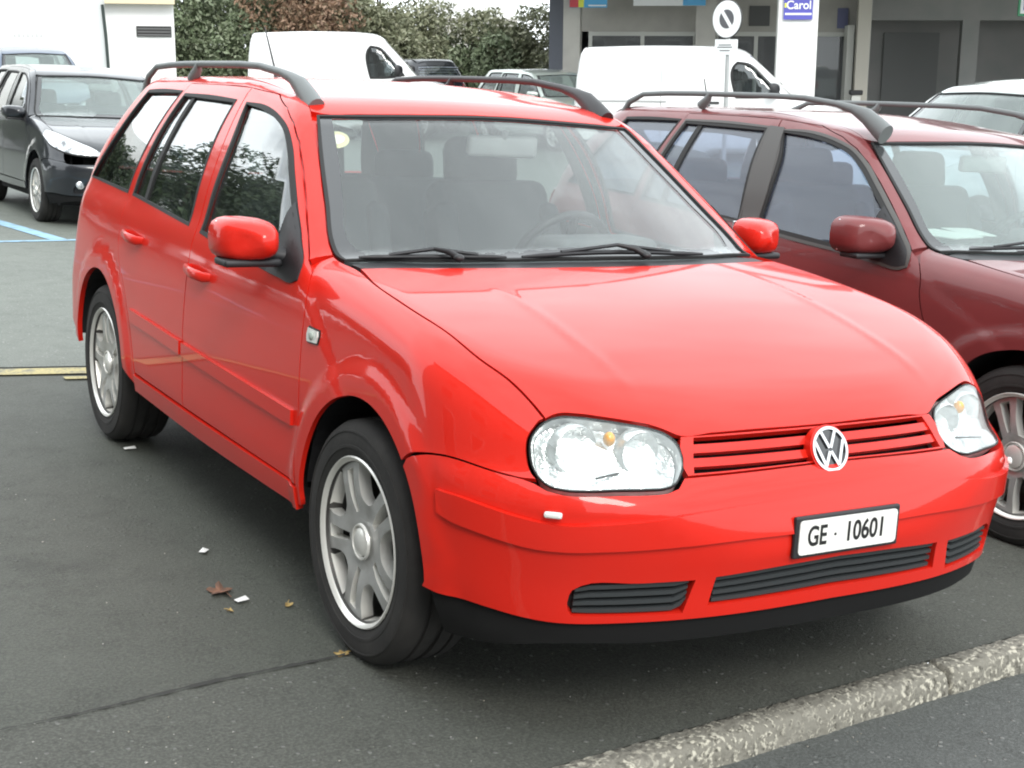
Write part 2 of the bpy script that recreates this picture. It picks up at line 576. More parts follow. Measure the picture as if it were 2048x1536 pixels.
def off3(L_, n, d):
    """move a 3D outline outwards / inwards in its own plane seen along n"""
    par = Dir(n); Q = par.to2(np.asarray(L_, float))
    Q2 = inset(Q, d)
    return np.asarray(L_, float) + (Q2 - Q)[:, :1] * par.e1 + (Q2 - Q)[:, 1:] * par.e2

def sideP(B, L_, sg=-1):
    L_ = np.asarray(L_, float)
    O = np.stack([np.full(len(L_), sg * 3.), L_[:, 0], L_[:, 1]], -1)
    return B.cast(O, np.tile([-sg * 1., 0, 0], (len(L_), 1)), 1.)
def topP(B, L_):
    L_ = np.asarray(L_, float)
    O = np.stack([L_[:, 0], L_[:, 1], np.full(len(L_), 4.)], -1)
    return B.cast(O, np.tile([0, 0, -1.], (len(L_), 1)), 1.5)
def backP(B, L_):
    L_ = np.asarray(L_, float)
    O = np.stack([L_[:, 0], np.full(len(L_), 6.5), L_[:, 1]], -1)
    return B.cast(O, np.tile([0, -1., 0], (len(L_), 1)), 1.)
def dens(L_, n=5):
    L_ = [np.array(q, float) for q in L_]; out = []
    for a, b in zip(L_[:-1], L_[1:]): out += [tuple(a + (b - a) * i / n) for i in range(n)]
    return out + [tuple(L_[-1])]
def sym(L_):
    """left half outline (x<=0), first and last point near the middle -> full loop"""
    L_ = np.asarray(L_, float)
    return np.concatenate([L_, (L_ * [-1, 1, 1])[::-1]])
def arc(yc, zc, r, a0, a1, n):
    return [(yc + r * math.cos(math.radians(a0 + (a1 - a0) * i / (n - 1))), zc + r * math.sin(math.radians(a0 + (a1 - a0) * i / (n - 1)))) for i in range(n)]

HL = [(-0.717,-0.596,0.687),(-0.712,-0.589,0.712),(-0.696,-0.586,0.734),(-0.675,-0.586,0.750),(-0.644,-0.593,0.761),(-0.603,-0.609,0.761),(-0.555,-0.631,0.756),(-0.501,-0.654,0.748),(-0.456,-0.672,0.740),(-0.420,-0.691,0.728),(-0.402,-0.709,0.711),(-0.397,-0.727,0.688),(-0.401,-0.741,0.665),(-0.415,-0.752,0.647),(-0.439,-0.766,0.632),(-0.467,-0.769,0.626),(-0.508,-0.759,0.624),(-0.574,-0.736,0.623),(-0.634,-0.712,0.620),(-0.678,-0.686,0.620),(-0.702,-0.661,0.625),(-0.712,-0.635,0.637),(-0.717,-0.612,0.656)]
HG = [(-0.731,0.318,0.973),(-0.753,0.138,0.953),(-0.758,0.006,0.936),(-0.758,-0.102,0.921),(-0.748,-0.242,0.897),(-0.732,-0.396,0.853),(-0.706,-0.477,0.822),(-0.686,-0.544,0.784),(-0.673,-0.584,0.754)]
FDG = [(1.474,1.388),(1.287,1.383),(1.107,1.355),(.997,1.323),(.907,1.273),(.801,1.197),(.687,1.112),(.574,1.024),(.492,.945),(.486,.922),(.510,.913),(.603,.912),(.805,.922),(1.215,.947),(1.368,.960),(1.378,1.136),(1.408,1.273)]
RDG = [(2.193,1.402),(1.885,1.402),(1.582,1.394),(1.552,1.25),(1.513,1.10),(1.496,.969),(2.257,1.010),(2.232,1.2)]
QTG = [(2.70,1.405),(2.525,1.412),(2.238,1.411),(2.285,1.2),(2.325,1.012),(2.975,1.030),(2.885,1.13),(2.80,1.24)]

class EstateKit:
    """all panels of the estate car, built once; y forward is negative"""
    def __init__(s, res=1.0):
        B = s.B = Body(GOLF)
        R = res
        pn = s.p = {}
        HLo = off3(HL, (-.45, -.85, .35), -.006)
        # ---- bonnet
        rear = [(0, .232), (-.25, .240), (-.5, .272), (-.66, .305), (-.722, .316)]
        rp = topP(B, rear)
        hl_top = np.asarray(HLo)[[4, 5, 6, 7, 8, 9]] + [0, 0, .004]
        fr = np.array([(-.397, -.700, .7225), (-.30, -.711, .7235), (-.188, -.716, .724), (-.06, -.7195, .7235), (0, -.72, .7235)])
        left = np.concatenate([rp, np.array(HG)[1:], hl_top, fr])
        pn['hood'] = Panel(B, Dir((0, -.35, .95)), sym(left), res=.017 * R, depth=.015, gap=.0028)
        # ---- front wing
        out_hl = np.asarray(HLo)[[3, 2, 1, 0, 22, 21]]
        gapb = np.array([(-.741, -.614, .633), (-.766, -.581, .636), (-.842, -.417, .646), (-.857, -.350, .634), (-.866, -.298, .613)])
        gy = [(.372, .315), (.372, .45), (.378, .609), (.388, .74), (.393, .826), (.402, .888), (.443, .948), (.468, .974)]
        w = np.concatenate([np.array([(-.7285, .474, .986), (-.726, .415, .975)]), np.array(HG), out_hl, gapb,
                            sideP(B, arc(-.03, .325, .37, 132, 0, 26)), sideP(B, [(.346, .315), (.366, .315)] + gy[1:])])
        pn['fender'] = Panel(B, Dir((-.75, -.35, .55)), w, res=.016 * R, depth=.014)
        # ---- roof
        ditch = [(-.585, 1.02), (-.573, 1.08), (-.556, 1.2), (-.545, 1.4), (-.54, 2.0), (-.535, 2.6), (-.52, 3.0)]
        front = [(0, .928), (-.25, .938), (-.45, .968), (-.56, .998)]
        back = [(-.4, 3.04), (-.2, 3.055), (0, 3.06)]
        pn['roof'] = Panel(B, Dir((0, -.1, 1)), sym(topP(B, front + ditch + back)), res=.05 * R, depth=.02)
        s.ditch = topP(B, ditch)
        # ---- windscreen and its border
        wl = np.concatenate([topP(B, [(0, .920), (-.25, .930), (-.45, .960), (-.577, .990)]),
                             np.array([(-.627, .844, 1.256), (-.682, .656, 1.118), (-.722, .514, 1.012), (-.724, .474, .986), (-.718, .43, .977)]),
                             topP(B, [(-.66, .415), (-.5, .365), (-.25, .325), (0, .312)])])
        s.wl = wl
        pn['windscreen'] = Panel(B, Dir((0, -.5, .85)), sym(wl), res=.06 * R, depth=.004, gap=.002, off=-.003)
        inner = np.concatenate([topP(B, [(0, .905), (-.25, .915), (-.45, .945), (-.535, .972)]),
                                sideP(B, [(.80, 1.225)]) * 0 + [(-.572, .835, 1.258)], np.array([(-.628, .655, 1.128), (-.668, .52, 1.03), (-.66, .482, 1.003)]),
                                topP(B, [(-.6, .452), (-.5, .42), (-.25, .38), (0, .368)])])
        pn['frit'] = Panel(B, Dir((0, -.5, .85)), sym(wl), [sym(inner)], res=.04 * R, depth=.002, gap=.004, off=-.0015)
        pn['bead'] = Panel(B, Dir((0, -.5, .85)), sym(wl), [off3(sym(wl), (0, -.5, .85), .011)], res=.03 * R, depth=.008, gap=0, off=.004)
        # scuttle between bonnet and glass
        sc = np.concatenate([topP(B, [(0, .236), (-.25, .244), (-.5, .276), (-.66, .322), (-.708, .346)]), topP(B, [(-.712, .40), (-.66, .412), (-.5, .362), (-.25, .322), (0, .309)])])
        pn['scuttle'] = Panel(B, Dir((0, -.2, 1)), sym(sc), res=.04 * R, depth=.02, off=-.006)
        # ---- doors
        ftop = [(1.532, 1.436), (1.40, 1.428), (1.27, 1.420), (1.10, 1.380), (.990, 1.337), (.903, 1.284), (.797, 1.208), (.683, 1.123), (.570, 1.036), (.498, .978)]
        ftop = dens(ftop)
        fout = [(1.402, .372), (1.402, .60), (1.404, .80), (1.410, .965), (1.428, 1.12), (1.468, 1.27)] + ftop + gy[::-1][1:-1] + [(.370, .372)]
        pn['front_door'] = Panel(B, Dir((-1, 0, .12)), sideP(B, fout), [sideP(B, FDG)], res=.04 * R, depth=.02)
        rout = [(1.404, .372), (1.404, .60), (1.406, .80), (1.412, .965), (1.430, 1.12), (1.470, 1.27), (1.534, 1.437), (1.88, 1.441), (2.215, 1.440), (2.25, 1.2), (2.29, 1.01), (2.298, .90), (2.262, .78), (2.15, .67), (2.075, .56), (2.03, .46), (2.00, .372)]
        pn['rear_door'] = Panel(B, Dir((-1, 0, .12)), sideP(B, rout), [sideP(B, RDG)], res=.04 * R, depth=.02)
        for nm, g in (('fd', FDG), ('rd', RDG), ('qt', QTG)):
            G = sideP(B, g)
            pn[nm + '_glass'] = Panel(B, Dir((-1, 0, .3)), G, res=.08 * R, depth=.004, gap=-.004, off=-.010)
            pn[nm + '_seal'] = Panel(B, Dir((-1, 0, .3)), G, [off3(G, (-1, 0, .3), .017)], res=.04 * R, depth=.010, gap=.0, off=.0015)
            pn[nm + '_frame'] = Panel(B, Dir((-1, 0, .3)), off3(G, (-1, 0, .3), -.013), [G], res=.05 * R, depth=.004, gap=0, off=.0035)
        pn['post_back'] = Panel(B, Dir((-.75, -.2, .6)), np.concatenate([topP(B, [(-.54, 1.12), (-.548, 1.0)]), np.array([(-.60, .84, 1.262), (-.655, .65, 1.122), (-.698, .51, 1.014), (-.70, .462, .986)]),
                                sideP(B, [(.43, .945), (.50, .955), (.58, 1.012), (.69, 1.098), (.80, 1.18), (.91, 1.258), (1.0, 1.31), (1.10, 1.355), (1.2, 1.372)])]), res=.05 * R, depth=.006, gap=0, off=-.016)
        # ---- roof side frame with the A post, and the rear quarter panel
        dl = list(map(tuple, s.ditch))
        up = np.array([dl[-1]] + dl[::-1][1:])
        apost = np.array([(-.592, .987, 1.352), (-.635, .844, 1.258), (-.690, .656, 1.120), (-.729, .514, 1.014), (-.731, .482, .992)])
        rear_edge = [(3.00, 1.40), (3.06, 1.30), (3.13, 1.15), (3.19, 1.0), (3.24, .85), (3.28, .70), (3.31, .56), (3.29, .47), (3.25, .42)]
        RE = sideP(B, rear_edge)
        s.rear_edge = RE
        archr = sideP(B, arc(2.515, .315, .385, 0, 180, 24))
        q3 = np.concatenate([up, apost, sideP(B, ftop[::-1] + [(1.88, 1.441), (2.215, 1.440), (2.25, 1.2), (2.29, 1.01), (2.298, .90), (2.262, .78), (2.15, .67), (2.08, .56), (2.035, .46), (2.01, .372), (2.01, .318)]),
                             archr[::-1][1:-1], sideP(B, [(2.905, .335), (3.05, .40)]), RE[::-1]])
        pn['side_frame'] = Panel(B, Dir((-.75, -.2, .6)), q3, [sideP(B, QTG)], res=.03 * R, depth=.02, gap=.0006)
        # ---- sill
        pn['sill'] = Panel(B, Dir((-1, 0, -.15)), sideP(B, [(.366, .30), (.366, .368), (1.2, .368), (2.01, .368), (2.02, .30), (1.2, .292)]), res=.05 * R, depth=.02, off=.006)
        # ---- front bumper
        cy = Cyl(.3, .8, -1)
        s.cy = cy
        hlb = np.asarray(HLo)[[20, 19, 18, 17, 16, 15, 14, 13]] + [0, 0, -.003]
        topb = np.concatenate([gapb[::-1], np.array([(-.728, -.640, .628)]), hlb, np.array([(-.388, -.757, .642), (-.234, -.768, .6445), (-.085, -.770, .6465), (0, -.771, .647)])])
        botb = np.array([(0, -.820, .324), (-.222, -.814, .322), (-.359, -.797, .320), (-.548, -.745, .316), (-.627, -.709, .313), (-.688, -.670, .313), (-.732, -.631, .317), (-.782, -.571, .325), (-.815, -.509, .329), (-.847, -.443, .327), (-.856, -.385, .330)])
        arcb = sideP(B, arc(-.03, .325, .37, 177, 134, 12))
        lh = np.concatenate([botb, arcb, topb])      # centre bottom -> left -> centre top
        sg = [(-0.661,-0.697,0.363),(-0.659,-0.701,0.384),(-0.655,-0.705,0.395),(-0.639,-0.716,0.407),(-0.520,-0.769,0.414),(-0.394,-0.805,0.417),(-0.412,-0.789,0.337),(-0.540,-0.750,0.335),(-0.648,-0.700,0.333),(-0.657,-0.696,0.344)]
        cgl = np.array([(0, -.838, .436), (-.178, -.835, .431), (-.345, -.814, .421), (-.353, -.802, .351), (-.158, -.822, .355), (0, -.824, .358)])
        s.cg = sym(cgl); s.sg = np.array(sg)
        pn['bumper'] = Panel(B, cy, np.concatenate([lh, (lh * [-1, 1, 1])[::-1]]), [s.sg, s.sg * [-1, 1, 1], s.cg], res=.03 * R, depth=.03, gap=.0015)
        st = [(-0.853,-0.436,0.574),(-0.831,-0.517,0.574),(-0.800,-0.581,0.567),(-0.764,-0.633,0.558),(-0.724,-0.676,0.551),(-0.691,-0.704,0.549),(-0.632,-0.741,0.553),(-0.581,-0.765,0.558),(-0.411,-0.804,0.574),(-0.263,-0.812,0.581),(-0.138,-0.813,0.585),(0,-.812,.588)]
        sb = [(-0.851,-0.441,0.522),(-0.844,-0.473,0.515),(-0.814,-0.553,0.506),(-0.770,-0.622,0.496),(-0.730,-0.666,0.490),(-0.675,-0.712,0.490),(-0.602,-0.753,0.495),(-0.566,-0.769,0.497),(-0.425,-0.814,0.506),(-0.298,-0.829,0.509),(-0.158,-0.835,0.508),(0,-.838,.508)]
        pn['strip'] = Panel(B, cy, sym(np.array(st[::-1] + sb)), res=.025 * R, depth=.016, off=.011, gap=0)
        sk = np.concatenate([botb + [0, 0, -.002], np.array([(-.85, -.395, .325), (-.80, -.40, .215), (-.76, -.50, .22), (-.66, -.62, .25), (-.45, -.71, .255), (-.2, -.745, .258), (0, -.75, .258)])])
        pn['skirt'] = Panel(B, cy, sym(sk), res=.04 * R, depth=.02, off=-.012)
        # ---- grille
        go = np.array([(0, -.72, .7215), (-.181, -.717, .722), (-.30, -.712, .7215), (-.388, -.703, .7205), (-.397, -.712, .700), (-.397, -.727, .68), (-.404, -.74, .66), (-.40, -.755, .644), (-.234, -.768, .6465), (0, -.771, .649)])
        gi = np.array([(0, -.72, .7175), (-.181, -.717, .718), (-.355, -.705, .7175), (-.364, -.715, .69), (-.381, -.75, .648), (-.234, -.766, .650), (0, -.769, .6525)])
        pn['grille_frame'] = Panel(B, cy, sym(go), [sym(gi)], res=.025 * R, depth=.02, gap=.001)
        pn['grille_back'] = Panel(B, cy, sym(go), res=.05 * R, depth=.01, gap=.004, off=-.045)
        bars = []
        for z0, z1 in ((.6885, .7055), (.6615, .678)):
            e = []
            for x in (0, -.15, -.28, -.372):
                e.append((x, z1))
            f_ = [(-.378, z0), (-.28, z0), (-.15, z0), (0, z0)]
            def fp(L_):
                L_ = np.array(L_, float)
                O = np.stack([L_[:, 0], np.full(len(L_), -3.), L_[:, 1]], -1)
                return B.cast(O, np.tile([0, 1., 0], (len(L_), 1)), 1.)
            bars.append(Panel(B, cy, sym(fp(e + f_)), res=.02 * R, depth=.02, gap=0, off=-.004))
        pn['bars'] = bars
        # lower grilles: dark slats
        s.lower = []
        for loop in (s.sg, s.sg * [-1, 1, 1], s.cg):
            back_ = Panel(B, cy, loop, res=.05 * R, depth=.005, gap=-.006, off=-.028)
            x0, x1 = loop[:, 0].min(), loop[:, 0].max()
            slats = []
            zt, zb = loop[:, 2].max(), loop[:, 2].min()
            for k in range(4):
                u = (k + .5) / 4
                xs = np.linspace(x0 + .012, x1 - .012, 9)
                mid = []
                for x in xs:
                    # local top / bottom of the opening
                    zs = []
                    for i in range(len(loop)):
                        a_, b_ = loop[i], loop[(i + 1) % len(loop)]
                        if (a_[0] - x) * (b_[0] - x) <= 0 and abs(a_[0] - b_[0]) > 1e-6:
                            zs.append(a_[2] + (b_[2] - a_[2]) * (x - a_[0]) / (b_[0] - a_[0]))
                    mid.append((x, min(zs) + (max(zs) - min(zs)) * u, (max(zs) - min(zs)) * .065))
                lo_ = fp([(x, z - h) for x, z, h in mid]); hi_ = fp([(x, z + h) for x, z, h in mid])
                slats.append(Panel(B, cy, np.concatenate([hi_, lo_[::-1]]), res=.03 * R, depth=.014, gap=0, off=-.008))
            s.lower.append((back_, slats))
        # ---- headlamp
        hn = Dir((-.45, -.85, .35))
        HLi = off3(HL, (-.45, -.85, .35), .003)
        pn['lamp_ring'] = Panel(B, hn, HL, [HLi], res=.012 * R, depth=.006, gap=-.0005, off=-.001)
        pn['lamp_wall'] = Panel(B, hn, HL, [HLi], res=.012 * R, depth=.04, gap=.001, off=-.007)
        pn['lamp_lens'] = Panel(B, hn, HL, res=.03 * R, depth=.003, gap=.004, off=.0015)
        pn['lamp_bowl'] = Panel(B, hn, off3(HL, (-.45, -.85, .35), .004), res=.03 * R, depth=.01, gap=0, off=-.042)
        # ---- back of the car
        rxz = [(-.52, 1.405), (-.60, 1.30), (-.66, 1.15), (-.70, 1.0), (-.72, .85), (-.735, .70), (-.74, .55), (-.73, .40), (-.72, .30)]
        bl = np.concatenate([np.array([topP(B, [(0, 3.066)])[0]]), topP(B, [(-.3, 3.055), (-.515, 3.006)]), RE[1:] , backP(B, [(-.4, .42), (0, .42)])])
        win = backP(B, [(0, 1.345), (-.35, 1.34), (-.52, 1.32), (-.60, 1.06), (-.3, 1.04), (0, 1.04)])
        pn['tailgate'] = Panel(B, Dir((0, 1, .15)), sym(bl), [sym(win)], res=.06 * R, depth=.02)
        pn['rear_glass'] = Panel(B, Dir((0, 1, .15)), sym(win), res=.1 * R, depth=.004, gap=-.004, off=-.006)
        tl = backP(B, [(-.745, .98), (-.60, .985), (-.60, .74), (-.765, .73)])
        pn['tail_lamp'] = Panel(B, Dir((-.4, 1, .1)), tl, res=.05 * R, depth=.02, gap=0, off=.006)
        # ---- side strips
        pn['strip_f'] = Panel(B, Dir((-1, 0, 0)), sideP(B, [(.412, .573), (.412, .530), (1.39, .548), (1.39, .594)]), res=.04 * R, depth=.014, gap=0, off=.010)
        pn['strip_r'] = Panel(B, Dir((-1, 0, 0)), sideP(B, [(1.416, .595), (1.416, .549), (2.035, .562), (2.045, .609)]), res=.04 * R, depth=.014, gap=0, off=.010)
        pn['indic'] = Panel(B, Dir((-1, 0, 0)), sideP(B, [(.343, .815), (.284, .812), (.278, .798), (.282, .781), (.341, .778), (.347, .798)]), res=.02, depth=.012, gap=0, off=.007)
        pn['indic_ring'] = Panel(B, Dir((-1, 0, 0)), sideP(B, [(.347, .819), (.280, .816), (.273, .798), (.278, .777), (.345, .774), (.352, .798)]), res=.02, depth=.012, gap=0, off=.003)
        pn['triangle'] = Panel(B, Dir((-1, 0, .3)), sideP(B, [(.70, 1.118), (.574, 1.022), (.492, .945), (.488, .922), (.510, .913), (.62, .913), (.72, .918)]), res=.03 * R, depth=.02, gap=0, off=.004)
        pn['b_trim'] = Panel(B, Dir((-1, 0, .3)), sideP(B, [(1.372, .962), (1.478, .967), (1.530, 1.22), (1.572, 1.405), (1.472, 1.40), (1.404, 1.23), (1.374, 1.12)]), res=.05 * R, depth=.004, gap=0, off=.0045)
        pn['divider'] = Panel(B, Dir((-1, 0, .3)), sideP(B, [(2.09, 1.40), (2.055, 1.40), (2.075, 1.0), (2.11, 1.002)]), res=.05 * R, depth=.02, gap=0, off=-.004)

# ------------------------------------------------------------------ wheels
def wheel_face(n_sp, r_out, opens, slots, name, res=.02):
    """spoked disc: outline circle with holes, seen along -x; returns mesh data builder"""
    outer = np.array([(r_out * math.cos(t), r_out * math.sin(t)) for t in np.linspace(0, 2 * math.pi, 72, endpoint=False)])
    holes = []
    for k in range(n_sp):
        a0 = 2 * math.pi * k / n_sp + math.pi / 2
        for poly, da in ((opens, 0), (slots, math.pi / n_sp)):
            if poly is None: continue
            a = a0 + da
            P = smooth_loop(np.array(poly, float), res * .5, 48)
            c, s_ = math.cos(a), math.sin(a)
            holes.append(np.stack([P[:, 0] * c - P[:, 1] * s_, P[:, 0] * s_ + P[:, 1] * c], -1))
    V, F, loops = tri2d(outer, holes, res)
    return V, F

def wheel_mesh_data(V, F, prof, depth):
    r = np.linalg.norm(V, axis=1)
    x = prof(r)
    P = np.stack([-x, V[:, 0], V[:, 1]], -1)              # outer side towards -x
    n0 = len(P)
    he = set()
    for f in F:
        for a, b in ((f[0], f[1]), (f[1], f[2]), (f[2], f[0])): he.add((int(a), int(b)))
    bd = [(a, b) for (a, b) in he if (b, a) not in he]
    A = np.array([a for a, b in bd]); Bq = np.array([b for a, b in bd]); n = len(bd); q = np.arange(n)
    d = np.array([depth, 0, 0])
    verts = np.concatenate([P, P[A], P[Bq], P[A] * [1, .975, .975] + d, P[Bq] * [1, .975, .975] + d])
    k = n0
    f1 = np.stack([k + q, k + n + q, k + 3 * n + q, k + 2 * n + q], -1)
    # winding: disc seen from -x
    Fx = F[:, ::-1] if True else F
    return verts, [tuple(f) for f in Fx] + [tuple(f[::-1]) for f in f1], [0] * len(Fx) + [1] * n

WHEEL_CACHE = {}
def wheel_meshes(style):
    if style in WHEEL_CACHE: return WHEEL_CACHE[style]
    out = {}
    mb = MB()
    R_, w = .316, .205
    prof = [(-.075, .218), (-.096, .222), (-.103, .235), (-.1045, .243), (-.1068, .2435), (-.107, .251), (-.1058, .2515), (-.1065, .262), (-.1035, .284), (-.1055, .2845), (-.1045, .289), (-.1015, .2895), (-.094, .304), (-.078, .3135), (-.050, .3155), (-.049, .309), (-.040, .309), (-.039, .316), (-.008, .3165), (-.007, .309), (.007, .309), (.008, .3165), (.039, .316), (.040, .309), (.049, .309), (.050, .3155), (.078, .3135), (.094, .304), (.104, .286), (.107, .262), (.103, .235), (.096, .222), (.075, .218)]
    mb.lathe(prof, 'x', n=64)
    o = mb.build('tyre', TYRE, None, smooth=True, angle=35); out['tyre'] = o.data; bpy.data.objects.remove(o)
    mb = MB()
    mb.lathe([(-.099, .2225), (-.103, .219), (-.1, .2125), (-.092, .2075)], 'x', n=64)
    o = mb.build('rim', ALLOYB, None, smooth=True, angle=50); out['rim'] = o.data; bpy.data.objects.remove(o)
    mb = MB()
    mb.lathe([(-.092, .2075), (-.075, .203), (.0, .195), (.075, .203), (.098, .222)], 'x', n=64)
    o = mb.build('barrel', BARREL, None, smooth=True, angle=50); out['barrel'] = o.data; bpy.data.objects.remove(o)
    if style == 'five':
        opens = [(.112, -.016), (.112, .016), (.150, .052), (.195, .074), (.2005, .0), (.195, -.074), (.150, -.052)]
        slots = [(.078, -.010), (.078, .010), (.13, .0145), (.190, .018), (.190, -.018), (.13, -.0145)]
        pf = lambda r: .078 + .010 * sst(.05, .13, r) - .004 * sst(.16, .205, r)
        cap_r, cap_x = .036, .088
    else:
        opens = [(.075, -.012), (.075, .012), (.13, .046), (.190, .072), (.199, .0), (.190, -.072), (.13, -.046)]
        slots = [(.085, -.008), (.085, .008), (.14, .016), (.192, .022), (.192, -.022), (.14, -.016)]
        pf = lambda r: .082 + .012 * sst(.03, .08, r) - .010 * sst(.1, .205, r)
        cap_r, cap_x = .04, .100
    V, F = wheel_face(5, .206, opens, slots, 'f', .018)
    v, f, mi = wheel_mesh_data(V, F, pf, .034)
    o = mesh_obj('spokes', v, f, [ALLOY, ALLOYB], None, midx=mi)
    bm = bmesh.new(); bm.from_mesh(o.data); bmesh.ops.recalc_face_normals(bm, faces=[q for q in bm.faces]); bm.to_mesh(o.data); bm.free()
    out['spokes'] = o.data; bpy.data.objects.remove(o)
    mb = MB()
    mb.lathe([(-cap_x - .004, .0005), (-cap_x - .004, cap_r * .8), (-cap_x, cap_r), (-cap_x + .02, cap_r)], 'x', n=32)
    mb.lathe([(-cap_x + .004, cap_r + .012), (-cap_x - .003, cap_r + .010), (-cap_x - .003, cap_r + .006), (-cap_x + .006, cap_r + .004)], 'x', n=32)
    o = mb.build('hub_cap', ALLOYB, None, smooth=True); out['hub_cap'] = o.data; bpy.data.objects.remove(o)
    mb = MB()
    mb.lathe([(-.02, .05), (-.02, .14), (.0, .14), (.0, .05)], 'x', n=32)
    mb.lathe([(.03, .001), (.03, .2), (.035, .2)], 'x', n=32)
    mb.box((-.01, .10, .05), (.07, .07, .13), .01)
    o = mb.build('brake', DARKM, None, smooth=True); out['brake'] = o.data; bpy.data.objects.remove(o)
    WHEEL_CACHE[style] = out
    return out

def add_wheel(root, x, y, z, style, left, steer=0.0, spin=0.0):
    """left: outer face towards -x"""
    d = wheel_meshes(style)
    w = link('wheel', d['tyre'], root)
    w.name = 'wheel'
    w.location = (x, y, z)
    w.rotation_euler = (spin, 0, (0 if left else math.pi) + steer)
    for k in ('rim', 'barrel', 'spokes', 'hub_cap', 'brake'):
        link(k, d[k], w)
    return w

# ------------------------------------------------------------------ car assembly
def rbox(mb, c, d, bev, rx=0.0, ry=0.0, rz=0.0, seg=3):
    return mb.box(Vector(c), d, bev, Matrix.Rotation(rz, 3, 'Z') @ Matrix.Rotation(ry, 3, 'Y') @ Matrix.Rotation(rx, 3, 'X'), seg)

def add_seat(root, x, y, dz=0.0, mats=None):
    mb = MB()
    rbox(mb, (x, y, .50), (.50, .52, .16), .06, rx=.08)
    rbox(mb, (x, y + .30, .82), (.50, .15, .66), .065, rx=-.30)
    for sx in (-.22, .22): rbox(mb, (x + sx, y + .27, .80), (.09, .16, .52), .04, rx=-.30)
    s_ = mb.build('seat', SEAT, root, smooth=True, angle=60)
    mb = MB()
    rbox(mb, (x, y + .445, 1.195), (.30, .12, .20), .055, rx=-.15)
    for sx in (-.06, .06): mb.tube([(x + sx, y + .43, 1.03), (x + sx, y + .44, 1.15)], .007, 8)
    mb.build('headrest', SEAT, s_, smooth=True, angle=60)
    return s_

def add_cabin(root, warp=None, wheel_x=.36):
    def W(v): return v if warp is None else tuple(warp(np.array([v], float))[0])
    dy = 0 if warp is None else .12
    # floor pan, engine bay block and the wheel houses: the dark underside of the car
    mb = MB()
    mb.box((0, 1.35, .24), (1.44, 3.6, .08)); mb.box((0, .05, .50), (1.0, 1.0, .5)); mb.box((0, 2.62, .45), (1.0, 1.2, .3))
    mb.box((0, .52, .62), (1.56, .03, .6))
    for sx in (-1, 1):
        mb.box((sx * .62, .02, .50), (.02, 1.0, .5)); mb.box((sx * .62, 2.52, .52), (.02, 1.0, .5))
    mb.build('underbody', BLACK, root)
    for yc, zc, r in ((-.03, .325, .395), (2.515, .315, .40)):
        for sx in (-1, 1):
            mb = MB()
            n = 20; ring = []
            for k in range(n + 1):
                a = math.radians(8 + 166 * k / n)
                ring.append([mb.bm.verts.new((sx * x, yc + r * math.cos(a), zc + r * math.sin(a))) for x in (.842, .60)])
            for k in range(n): mb.bm.faces.new((ring[k][0], ring[k][1], ring[k + 1][1], ring[k + 1][0]))
            mb.build('wheel_arch_liner', BLACKP, root)
    # lining of doors and boot
    mb = MB()
    for sx in (-1, 1):
        mb.box((sx * .755, 1.25 + dy / 2, .64), (.03, 1.62, .56), .01)
        mb.box((sx * .70, 2.55, .72), (.04, .9, .5), .01)
    mb.box((0, 2.55, .62), (1.4, 1.3, .03))
    mb.build('cabin_lining', LINER, root)
    # dashboard with cowl
    mb = MB()
    prof = [(.42 + dy, .70), (.40 + dy, .93), (.50 + dy, .965), (.72 + dy, .955), (.86 + dy, .925), (.90 + dy, .86), (.86 + dy, .62), (.72 + dy, .60)]
    mb.prism(prof, 1.40, Matrix(((0, 0, 1, -.70), (1, 0, 0, 0), (0, 1, 0, 0), (0, 0, 0, 1))))
    rbox(mb, (wheel_x, .80 + dy, .965), (.40, .20, .08), .035)
    mb.build('dashboard', DASH, root, smooth=True, angle=35)
    # steering wheel
    mb = MB()
    pts = []
    T = Matrix.Translation((wheel_x, 1.02 + dy, .90)) @ Matrix.Rotation(math.radians(-62), 4, 'X')
    for k in range(33):
        a = 2 * math.pi * k / 32
        pts.append(T @ Vector((.185 * math.cos(a), .185 * math.sin(a), 0)))
    mb.tube(pts, .016, 8, caps=False)
    for a in (0, math.pi, -math.pi / 2):
        mb.tube([T @ Vector((.05 * math.cos(a), .05 * math.sin(a), -.01)), T @ Vector((.18 * math.cos(a), .18 * math.sin(a), 0))], .018, 8)
    mb.sphere(T @ Vector((0, 0, -.01)), .075, (1, .8, .6))
    mb.build('steering_wheel', BLACKP, root, smooth=True, angle=60)
    for x in (-.36, .36): add_seat(root, x, 1.18 + dy)
    # rear bench with three headrests
    mb = MB()
    rbox(mb, (0, 2.02, .50), (1.30, .50, .18), .06); rbox(mb, (0, 2.30, .80), (1.30, .14, .60), .06, rx=-.25)
    b = mb.build('rear_seat', SEAT, root, smooth=True, angle=60)
    for x in (-.42, .42):
        mb = MB(); rbox(mb, (x, 2.41, 1.13), (.27, .10, .15), .045, rx=-.1)
        mb.build('headrest', SEAT, b, smooth=True, angle=60)
    # mirror on the windscreen
    p = Vector(W((.085, .985, 1.285)))
    mb = MB(); rbox(mb, p, (.255, .035, .072), .02, rx=.1, rz=-.08, seg=3)
    mb.tube([p + Vector((0, -.005, .02)), p + Vector((.0, -.02, .05))], .012, 8)
    r_ = mb.build('rear_view_mirror', mat('grey mirror housing', (.30, .31, .31), .5), root, smooth=True, angle=50)

